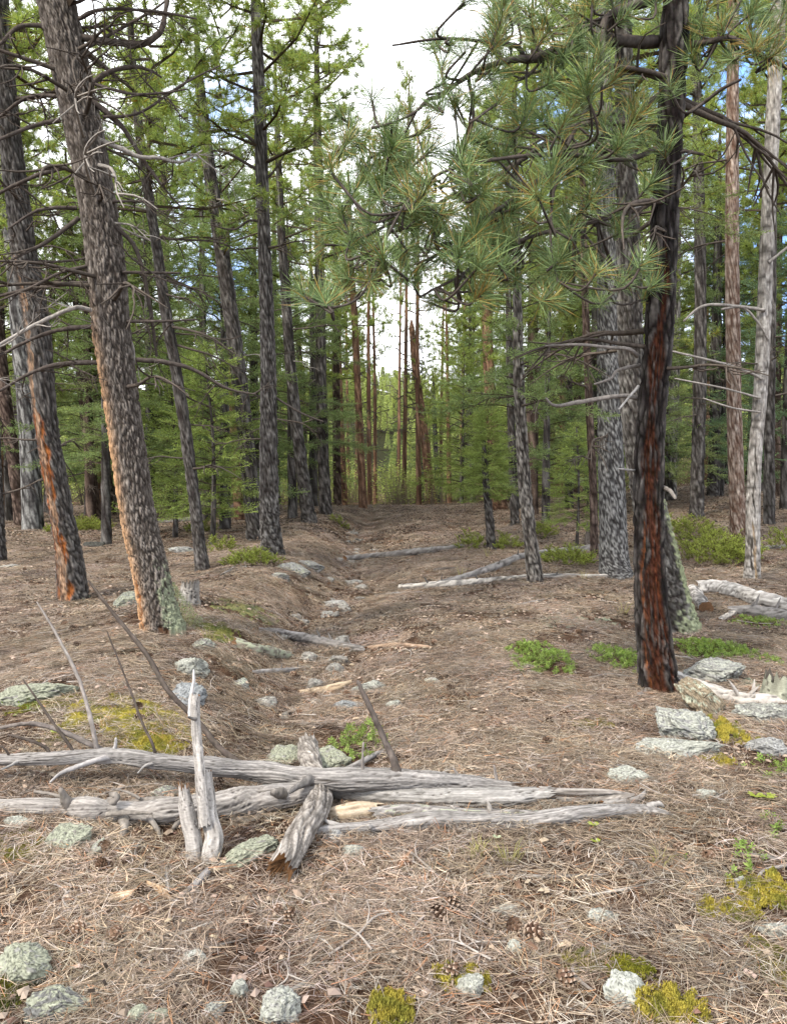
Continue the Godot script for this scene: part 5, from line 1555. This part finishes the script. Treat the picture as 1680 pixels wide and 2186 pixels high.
	rock(662, 1204, 56, 20, "flat grey slab on the gully's left bank, right of the longest", 0.4, lc(0.34, 0.34, 0.33), green, -0.2, 0.5)
	rock(598, 1226, 46, 20, "flat grey slab on the gully's left bank, left of the longest", 0.4, lc(0.38, 0.37, 0.35), green, -0.2, 0.5)
	rock(722, 1284, 46, 18, "pale stone in the gully bed below the thin dark log", 0.3, lc(0.45, 0.44, 0.42))
	rock(700, 1308, 34, 16, "small stone in the gully bed, nearest of the pale ones there", 0.3, lc(0.42, 0.41, 0.38))
	rock(762, 1240, 34, 14, "small stone in the gully bed at the poles' height", 0.3, lc(0.4, 0.39, 0.37))
	rock(1510, 1692, 64, 22, "flat pale stone left of the maple-like leaves", 0.7, lc(0.4, 0.4, 0.37), white)
	rock(712, 1788, 42, 26, "small square grey stone under the front log's left end", 0.1, lc(0.4, 0.4, 0.39), white, 0.3, 0.1)
	rock(1010, 2102, 64, 44, "mossy white stone at the bottom right of centre", 0.7, lc(0.4, 0.4, 0.37), white, 0.1, 0.4)
	rock(1592, 1890, 50, 34, "grey stone topping the moss at the right", 0.6, lc(0.3, 0.3, 0.28), white)
	rock(1660, 1984, 66, 30, "pale stone at the right edge under the bent branch", 0.6, lc(0.4, 0.39, 0.36), white)
	rock(20, 1208, 60, 16, "flat pale rock by the trunk cut by the left edge", 0.4, lc(0.44, 0.42, 0.39))
	rock(920, 1450, 34, 14, "tiny pale stone on the slope right of centre", 0.5, lc(0.45, 0.43, 0.4))
	rock(752, 1812, 70, 26, "crumbly pale stone flush with the litter under the front log", 0.7, lc(0.4, 0.39, 0.36), white, 0.0, 0.9)
	rock(1010, 1768, 44, 18, "small pale stone touching the front log's underside", 0.6, lc(0.42, 0.41, 0.38), white, 0.0, 0.7)
	rock(1620, 2020, 46, 22, "little lichen stone in the moss specks near the right edge", 0.6, lc(0.36, 0.35, 0.33), green)
	# stones strewn along the gully bed
	var bed := []
	for k in 4: bed.append(rock_mesh(Vector3(0.07, 0.04, 0.06), rr(0, 90), lc(0.36, 0.34, 0.31), white, 0.35, 16))
	for k in 46:
		var d := rr(5.0, 19.0)
		var x := -0.72 + 0.1 * sin(d * 0.6) + rr(-0.3, 0.4)
		var o := obj("gully_stone", bed[k % 4])
		o.transform = Transform3D(Basis.from_euler(Vector3(rr(-0.3, 0.3), rr(0, 6), rr(-0.3, 0.3))).scaled(Vector3.ONE * rr(0.5, 1.5)), on_ground(x, -d, 0.005))
		tag(o, "small grey stone lying loose in the bed of the gully", "stone", "stones in the gully bed")
	# cones
	var cone := MB.new()
	for k in 46:
		var f := k / 46.0
		var a := k * 2.4
		var rad := 0.021 * sin(PI * clampf(f * 0.86 + 0.12, 0, 1))
		var y := -0.035 + 0.07 * f
		var d := Vector3(cos(a), 0.35 - 0.9 * (f - 0.5), sin(a)).normalized()
		var s := d.cross(Vector3.UP).normalized() * 0.0065
		var o := Vector3(cos(a) * rad * 0.45, y, sin(a) * rad * 0.45)
		var e := o + d * (rad * 0.75 + 0.006)
		var col := lc(0.12, 0.075, 0.05) * rr(0.7, 1.3)
		var tipc := lc(0.26, 0.2, 0.16)
		cone.tri(o - s * 0.5, o + s * 0.5, e + s, col)
		cone.tri(o - s * 0.5, e + s, e - s, col)
		cone.tri(e - s, e + s, e + d * 0.004 + Vector3(0, 0.004, 0), tipc)
		cone.tri(o - s, e - s, o + s, col)
	var cm := cone.commit(M.dry, false)
	for k in 290:
		var d := rr(2.2, 17.0)
		var x := rr(-1, 1) * 0.48 * d
		if k % 3 == 0: x = -0.7 + rr(-0.35, 0.45)
		var o := obj("pine_cone", cm)
		o.transform = Transform3D(Basis.from_euler(Vector3(rr(0, 6), rr(0, 6), rr(0, 6))).scaled(Vector3.ONE * rr(0.75, 1.15)), on_ground(x, -d, 0.018))
		tag(o, "dark brown open pine cone lying on the needle litter", "pine cone", "pine cones on the ground")

# ------------------------------------------------------------------ moss and plants
func moss(px: float, py: float, w: float, h: float, label: String, col := lc(0.26, 0.23, 0.035), thick := 0.025) -> void:
	var g := gp(px, py)
	var lo := gp(px, py + h / 2)
	var hi := gp(px, py - h / 2)
	var rx := w * 0.5 * -g.z / F
	var rz := (lo.z - hi.z) / 2
	var mid := Vector3(g.x, 0, (lo.z + hi.z) / 2)
	clear.append([mid.x, mid.z, rx * 0.75, rz * 0.75])
	var n := 56
	var mb := MB.new()
	var keep := []
	var p := PackedVector3Array()
	var sd := rr(0, 90)
	for j in n:
		for k in n:
			var u := 2.0 * k / (n - 1) - 1.0
			var v := 2.0 * j / (n - 1) - 1.0
			var x := mid.x + u * rx * 1.15
			var z := mid.z + v * rz * 1.15
			var m := 1.0 - sqrt(u * u + v * v) + 0.55 * simp.get_noise_2d(u * 2.2 + sd, v * 2.2) + 0.3 * simp.get_noise_2d(u * 7.0 + sd, v * 7.0)
			keep.append(m)
			p.append(Vector3(x, height(x, z) - 0.004 + thick * clampf(m * 2.5, 0, 1) * (0.7 + 0.4 * simp.get_noise_2d(x * 22, z * 22)) + 0.005 * simp.get_noise_2d(x * 90, z * 90), z) - g)
	for j in n - 1:
		for k in n - 1:
			var a := j * n + k
			if keep[a] < 0.04: continue
			var t := 0.75 + 0.5 * (simp.get_noise_2d(p[a].x * 30 + sd, p[a].z * 30) * 0.5 + 0.5)
			var cc := col.lerp(col * lc(0.5, 0.62, 0.7), clampf(simp.get_noise_2d(p[a].x * 9 + sd, p[a].z * 9) + 0.25, 0, 1)) * t
			mb.tri(p[a], p[a + 1], p[a + n], cc)
			mb.tri(p[a + 1], p[a + n + 1], p[a + n], cc)
			if rng.randf() < 0.75:
				for q in 3: blade(mb, p[a] + Vector3(rr(-0.006, 0.006), 0, rr(-0.006, 0.006)), Vector3(rr(-0.5, 0.5), 1, rr(-0.5, 0.5)).normalized(), rr(0.006, 0.013), 0.005, cc * rr(0.8, 1.5))
	if mb.v.size() == 0: return
	var o := obj("moss", mb.commit(M.moss, false))
	o.position = g
	tag(o, label, "moss", "", "stuff")

func leaf_cluster(n: int, l: float, w: float, A: Color, B: Color, flat: float) -> MB:
	var mb := MB.new()
	for k in n:
		var a := k * 2.4 + rr(-0.3, 0.3)
		var up := rr(0.1, 1.0) * (1.0 - flat)
		var d := Vector3(cos(a), up, sin(a)).normalized()
		var o := Vector3(0, -0.012 + 0.024 * k / n, 0)
		var s := d.cross(Vector3.UP).normalized() * w * 0.5
		var m := o + d * l * 0.55
		var col := A.lerp(B, rr(0, 1)) * rr(0.8, 1.2)
		mb.tri(o, m - s, m + s, col)
		mb.tri(m - s, o + d * l, m + s, col)
	return mb

func plant_mat(called: String, label: String, category: String, px: float, py: float, w: float, h: float, per: float, parts: Array, tall: float, up: float) -> void:
	var g := gp(px, py)
	var lo := gp(px, py + h / 2)
	var hi := gp(px, py - h / 2)
	var rx := w * 0.5 * -g.z / F
	var most := rx * (1.3 if called == "juniper_bush" else 2.6)
	var rz := clampf((lo.z - hi.z) / 2, rx * 0.3, most)
	var mz := (lo.z + hi.z) / 2 if (lo.z - hi.z) / 2 < most else lo.z - rz
	var mb := MB.new()
	var n := int(PI * rx * rz * per * (1.0 if called == "juniper_bush" else 1.8))
	var sd := rr(0, 50)
	var o := Vector3(g.x, height(g.x, mz), mz)
	if called != "juniper_bush": clear.append([g.x, mz, rx, rz])
	for k in n:
		var a := rr(0, TAU)
		var r := sqrt(rng.randf())
		var u := cos(a) * r
		var v := sin(a) * r
		if r + 0.7 * simp.get_noise_2d(u * 2.5 + sd, v * 2.5) > 0.85: continue
		var x := o.x + u * rx
		var z := mz + v * rz
		var y := rr(0.1, 1.0) * tall * (1.1 - r * 0.7)
		var p := on_ground(x, z, y) - o
		var lean := Vector3(rr(-0.8, 0.8), up, rr(-0.8, 0.8))
		var basis_ := basis_y(lean, rr(0, TAU), rr(0.75, 1.25)) if called != "juniper_bush" else basis_x(Vector3(u * 0.8 + rr(-0.7, 0.7), up, v * 0.8 + rr(-0.7, 0.7)), rr(-1, 1), rr(0.7, 1.2))
		mb.add(parts[rng.randi() % parts.size()], Transform3D(basis_, p), Color(1, 1, 1) * rr(0.75, 1.3))
		if k % 4 == 0:
			twig_tri(mb, on_ground(x - 0.02, z, 0.0) - o, p, 0.0018, 0.0012, lc(0.16, 0.1, 0.07))
	if mb.v.size() == 0: return
	var t := obj(called, mb.commit(M.leaf, false))
	t.position = o
	tag(t, label, category, "", "stuff" if per < 200 and called != "juniper_bush" else "")

func grass_tuft(px: float, py: float, hpx: float, n: int, label: String, col: Color) -> void:
	var g := gp(px, py)
	var l := hpx * -g.z / F
	var mb := MB.new()
	for k in n:
		var a := rr(0, TAU)
		var o := Vector3(cos(a), 0, sin(a)) * rr(0, 0.04)
		var d := Vector3(cos(a) * rr(0.1, 0.7), 1, sin(a) * rr(0.1, 0.7)).normalized()
		var ll := l * rr(0.5, 1.2)
		var s := d.cross(Vector3(rr(-1, 1), 0.1, rr(-1, 1))).normalized() * 0.0018
		var m := o + d * ll * 0.6
		var e := m + (d + Vector3(cos(a), -0.4, sin(a)) * 0.7).normalized() * ll * 0.4
		var c := col * rr(0.7, 1.3)
		mb.tri(o - s, m - s * 0.8, o + s, c)
		mb.tri(o + s, m - s * 0.8, m + s * 0.8, c)
		mb.tri(m - s * 0.8, e, m + s * 0.8, c)
	var t := obj("grass_tuft", mb.commit(M.leaf, false))
	t.position = g
	tag(t, label, "grass")

func build_moss() -> void:
	var y := lc(0.44, 0.37, 0.07)
	moss(285, 1535, 250, 90, "broad yellow moss carpet on the slope left of the snag", y)
	moss(300, 1590, 160, 40, "yellow moss strip right above the long log", y)
	moss(110, 1500, 150, 40, "thin greenish moss below the lichen slab at the left edge", lc(0.24, 0.22, 0.04), 0.015)
	moss(150, 1575, 110, 36, "thin yellow moss just above the log's curved limb", lc(0.28, 0.24, 0.04), 0.015)
	moss(60, 1808, 170, 60, "yellow-green moss at the left edge in front of the gnarled log", lc(0.3, 0.27, 0.05), 0.02)
	moss(1553, 1567, 80, 48, "thick golden moss cushion beside the blocky stone", y, 0.04)
	moss(1525, 1624, 60, 28, "small golden moss patch below the cushion", y)
	moss(1628, 1912, 130, 60, "golden moss mound at the right under the bent branch", y, 0.05)
	moss(1558, 1950, 120, 36, "golden moss fringe left of the mound", y, 0.025)
	moss(1262, 1545, 80, 30, "faint moss smear on the slope below the dark scarred pine", lc(0.26, 0.22, 0.05), 0.012)
	moss(985, 2095, 110, 44, "yellow moss round the white stone at the bottom", y, 0.025)
	moss(835, 2165, 90, 70, "bright moss cushion at the bottom edge right of centre", y, 0.04)
	moss(1430, 2160, 150, 70, "big golden moss cushion at the bottom right", y, 0.045)
	moss(1345, 2070, 90, 34, "green-gold moss just above the white lichen stone", lc(0.28, 0.27, 0.04), 0.025)
	moss(1275, 2052, 130, 46, "thin grey-yellow moss inside the hooked stick's curve", lc(0.3, 0.26, 0.08), 0.012)
	moss(1668, 2080, 80, 90, "moss creeping along the right edge near the bottom", lc(0.26, 0.23, 0.04), 0.02)
	moss(1628, 2030, 60, 30, "speck of golden moss by the little lichen stone", y, 0.02)
	moss(455, 1345, 90, 44, "mossy greenish crest of the bank right of the big leaning pine", lc(0.3, 0.3, 0.09), 0.02)
	moss(520, 1300, 120, 44, "dull moss film on the bank's slope", lc(0.3, 0.29, 0.13), 0.01)
	moss(20, 2120, 80, 90, "dark olive moss in the bottom left corner", lc(0.2, 0.19, 0.04), 0.02)
	moss(330, 1560, 40, 20, "small bright moss spot by the thin dark limb", y, 0.02)
	moss(1240, 1330, 150, 24, "pale lichen film on the right bank between the pines", lc(0.42, 0.45, 0.33), 0.008)
	moss(1590, 1460, 60, 20, "grey-green lichen film beside the boulder", lc(0.4, 0.43, 0.33), 0.008)

func build_plants() -> void:
	var A := lc(0.13, 0.21, 0.045)
	var B := lc(0.3, 0.38, 0.12)
	var bear := [leaf_cluster(10, 0.02, 0.008, A, B, 0.1), leaf_cluster(8, 0.018, 0.0075, A, B, 0.4), leaf_cluster(11, 0.021, 0.008, A, B, 0.0)]
	plant_mat("bearberry_mat", "bright green leafy mat on the open slope left of the dark scarred pine", "ground cover plant", 1160, 1410, 150, 76, 900, bear, 0.07, 1.0)
	plant_mat("bearberry_mat", "bright green leafy mat touching the dark scarred pine's left side", "ground cover plant", 1325, 1412, 130, 60, 1000, bear, 0.08, 1.0)
	plant_mat("bearberry_mat", "bright green leafy mat right of the dark scarred pine, above the boulder", "ground cover plant", 1520, 1390, 210, 44, 900, bear, 0.08, 1.0)
	plant_mat("bearberry_mat", "small green mat right of the boulder", "ground cover plant", 1638, 1412, 50, 26, 1000, bear, 0.06, 1.0)
	plant_mat("bearberry_mat", "sparse green mat in front of the birch-like heap", "ground cover plant", 1620, 1330, 130, 26, 500, bear, 0.05, 1.0)
	plant_mat("bearberry_mat", "little sprout of leaves on the slope below the first green mat", "ground cover plant", 1105, 1430, 36, 18, 900, bear, 0.05, 1.0)
	plant_mat("leafy_plant", "leafy green plant growing behind the long log near the leaning limb", "plant", 760, 1600, 150, 80, 520, bear, 0.13, 1.0)
	plant_mat("leafy_plant", "leafy green plant by the lichen-covered stick at the right", "plant", 1592, 1848, 76, 56, 900, bear, 0.11, 1.4)
	plant_mat("leafy_plant", "small green plant below the leafy one at the right", "plant", 1568, 1880, 40, 30, 900, bear, 0.05, 1.2)
	plant_mat("leafy_plant", "sparse green plant at the right edge above the leaves", "plant", 1640, 1650, 110, 46, 420, bear, 0.08, 1.3)
	plant_mat("leafy_plant", "sparse green plant at the right edge below the leaves", "plant", 1650, 1775, 90, 50, 420, bear, 0.09, 1.3)
	plant_mat("leafy_plant", "low green sprigs on the litter right of centre", "plant", 1450, 1840, 40, 26, 500, bear, 0.06, 1.2)
	plant_mat("leafy_plant", "bright weeds among the moss at the left edge", "plant", 40, 1510, 130, 50, 130, bear, 0.05, 1.0)
	# the lobed leaves
	for l in [[1265, 1752, 26, "single lime green lobed leaf on a stem in front of the front log"], [1270, 1788, 22, "lobed leaf low on the litter under the front log"], [1612, 1690, 36, "lime green lobed leaf at the right, left one of a pair"], [1636, 1692, 36, "lime green lobed leaf at the right, right one of a pair"], [122, 1552, 26, "lime green leaf among the moss at left"], [1060, 1780, 20, "pale star-shaped weed by the front log"]]:
		var g := gp(l[0], l[1] + 22)
		var s: float = l[2] * -g.z / F
		var mb := MB.new()
		var col := lc(0.42, 0.52, 0.08) if l[2] != 20 else lc(0.45, 0.5, 0.35)
		for k in 7:
			var a := -2.1 + 0.7 * k
			var d := Vector3(sin(a), 0.25, cos(a))
			var w := Vector3(cos(a), 0.1, -sin(a)) * s * 0.16
			var ll := s * (0.62 - 0.04 * absf(k - 3))
			mb.tri(Vector3(0, 0.03, 0), Vector3(0, 0.03, 0) + d * ll * 0.6 - w, Vector3(0, 0.03, 0) + d * ll * 0.6 + w, col * rr(0.85, 1.1))
			mb.tri(Vector3(0, 0.03, 0) + d * ll * 0.6 - w, Vector3(0, 0.03, 0) + d * ll, Vector3(0, 0.03, 0) + d * ll * 0.6 + w, col * rr(0.85, 1.1))
		twig_tri(mb, Vector3(0.004, -0.005, 0), Vector3(0, 0.03, 0), 0.0012, 0.001, lc(0.3, 0.2, 0.1))
		var o := obj("lobed_leaf", mb.commit(M.leaf, false))
		o.position = g
		o.rotation.y = rr(-0.5, 0.5)
		tag(o, l[3], "leaf")
	# junipers
	var ja := lc(0.17, 0.23, 0.05)
	var jb := lc(0.34, 0.39, 0.1)
	var jun := [spray(0.13, ja, jb, 0.01), spray(0.16, ja, jb, 0.01), spray(0.11, ja, jb, 0.01)]
	for j in [[1505, 1185, 170, 60, 0.42, "big spreading juniper between the slender dark trunk and the white dead one"], [1560, 1195, 90, 40, 0.4, "juniper at the left foot of the white dead trunk"], [1655, 1165, 90, 50, 0.42, "juniper behind the white dead trunk at the right edge"], [1470, 1140, 90, 30, 0.35, "juniper right of the lichen-crusted tree's trunk"], [1205, 1200, 120, 30, 0.22, "low juniper left of the speckled trunk's foot"], [1000, 1166, 64, 22, 0.25, "low juniper left of the flat-topped fir's stem"], [1078, 1168, 64, 18, 0.2, "low juniper right of the flat-topped fir's stem"], [1160, 1145, 60, 20, 0.24, "small juniper right of the slim fir, up the bank"], [1465, 1015, 70, 14, 0.55, "far juniper on the rise behind the slender dark trunk"], [1570, 1020, 60, 14, 0.6, "far juniper on the rise left of the white dead trunk"], [215, 1128, 120, 22, 0.3, "low juniper right of the orange-scarred pine"], [540, 1200, 110, 26, 0.16, "low green sprigs at the foot of the tall dark pine"], [730, 1122, 34, 14, 0.2, "tiny juniper at the gully's head"], [500, 1165, 60, 22, 0.22, "juniper sprig left of the tall dark pine's foot"], [6, 1385, 70, 60, 0.36, "bright yellow-green juniper cut by the left edge"], [450, 1130, 60, 20, 0.3, "juniper behind the thin leaning pine's foot"], [1400, 1130, 60, 20, 0.35, "juniper half hidden by the lichen-crusted tree"]]:
		plant_mat("juniper_bush", j[5], "bush", j[0], j[1], j[2], j[3], 420, jun, j[4], 0.5)
	# grass and lichen at the big pine's foot
	for q in [[395, 1345, 60, 26, "pale grass tuft in front of the big leaning pine's lichen foot"], [445, 1370, 40, 18, "grass tuft on the bank's mossy crest"], [985, 1232, 36, 16, "grass tuft by the upper pole"], [1040, 1190, 30, 14, "grass tuft at the flat-topped fir's foot"], [1330, 1315, 40, 16, "dry grass tuft on the right bank"], [1245, 1235, 26, 12, "dry grass left of the speckled trunk's foot"], [1085, 1845, 60, 26, "dry yellow grass tuft on the litter in front of the pile"], [1010, 1830, 50, 18, "thin dry grass left of the long stick"], [1410, 1850, 50, 18, "thin dry grass below the front log's right end"], [610, 1090, 24, 20, "grass at the far edge left of the crest"], [800, 1085, 20, 16, "grass on the crest under the gap of sky"], [240, 1100, 22, 20, "grass under the reddish pair of trunks"], [440, 1090, 20, 18, "grass at the far edge left of the dark pines"], [1030, 1830, 40, 14, "wispy dead grass near the grass tuft in front of the pile"]]:
		grass_tuft(q[0], q[1], q[2], q[3], q[4], lc(0.32, 0.3, 0.14))
	var mb := MB.new()
	var g := gp(395, 1338)
	for k in 1600:
		var a := rr(0, TAU)
		var f := pow(rng.randf(), 1.6)
		var r := 0.15 * (1.05 - f) * sqrt(rng.randf()) + 0.02
		var o := Vector3(cos(a) * r - 0.12 * f, 0.36 * f - 0.01, sin(a) * r)
		blade(mb, o, Vector3(rr(-1, 1), rr(-0.3, 1), rr(-1, 1)).normalized(), rr(0.012, 0.028), 0.009, lc(0.34, 0.37, 0.26) * rr(0.7, 1.35))
	var t := obj("lichen_clump", mb.commit(M.leaf, false))
	t.position = g + Vector3(-0.02, 0, -0.1)
	tag(t, "grey-green lichen heaped at the right foot of the big leaning pine", "lichen", "", "stuff")
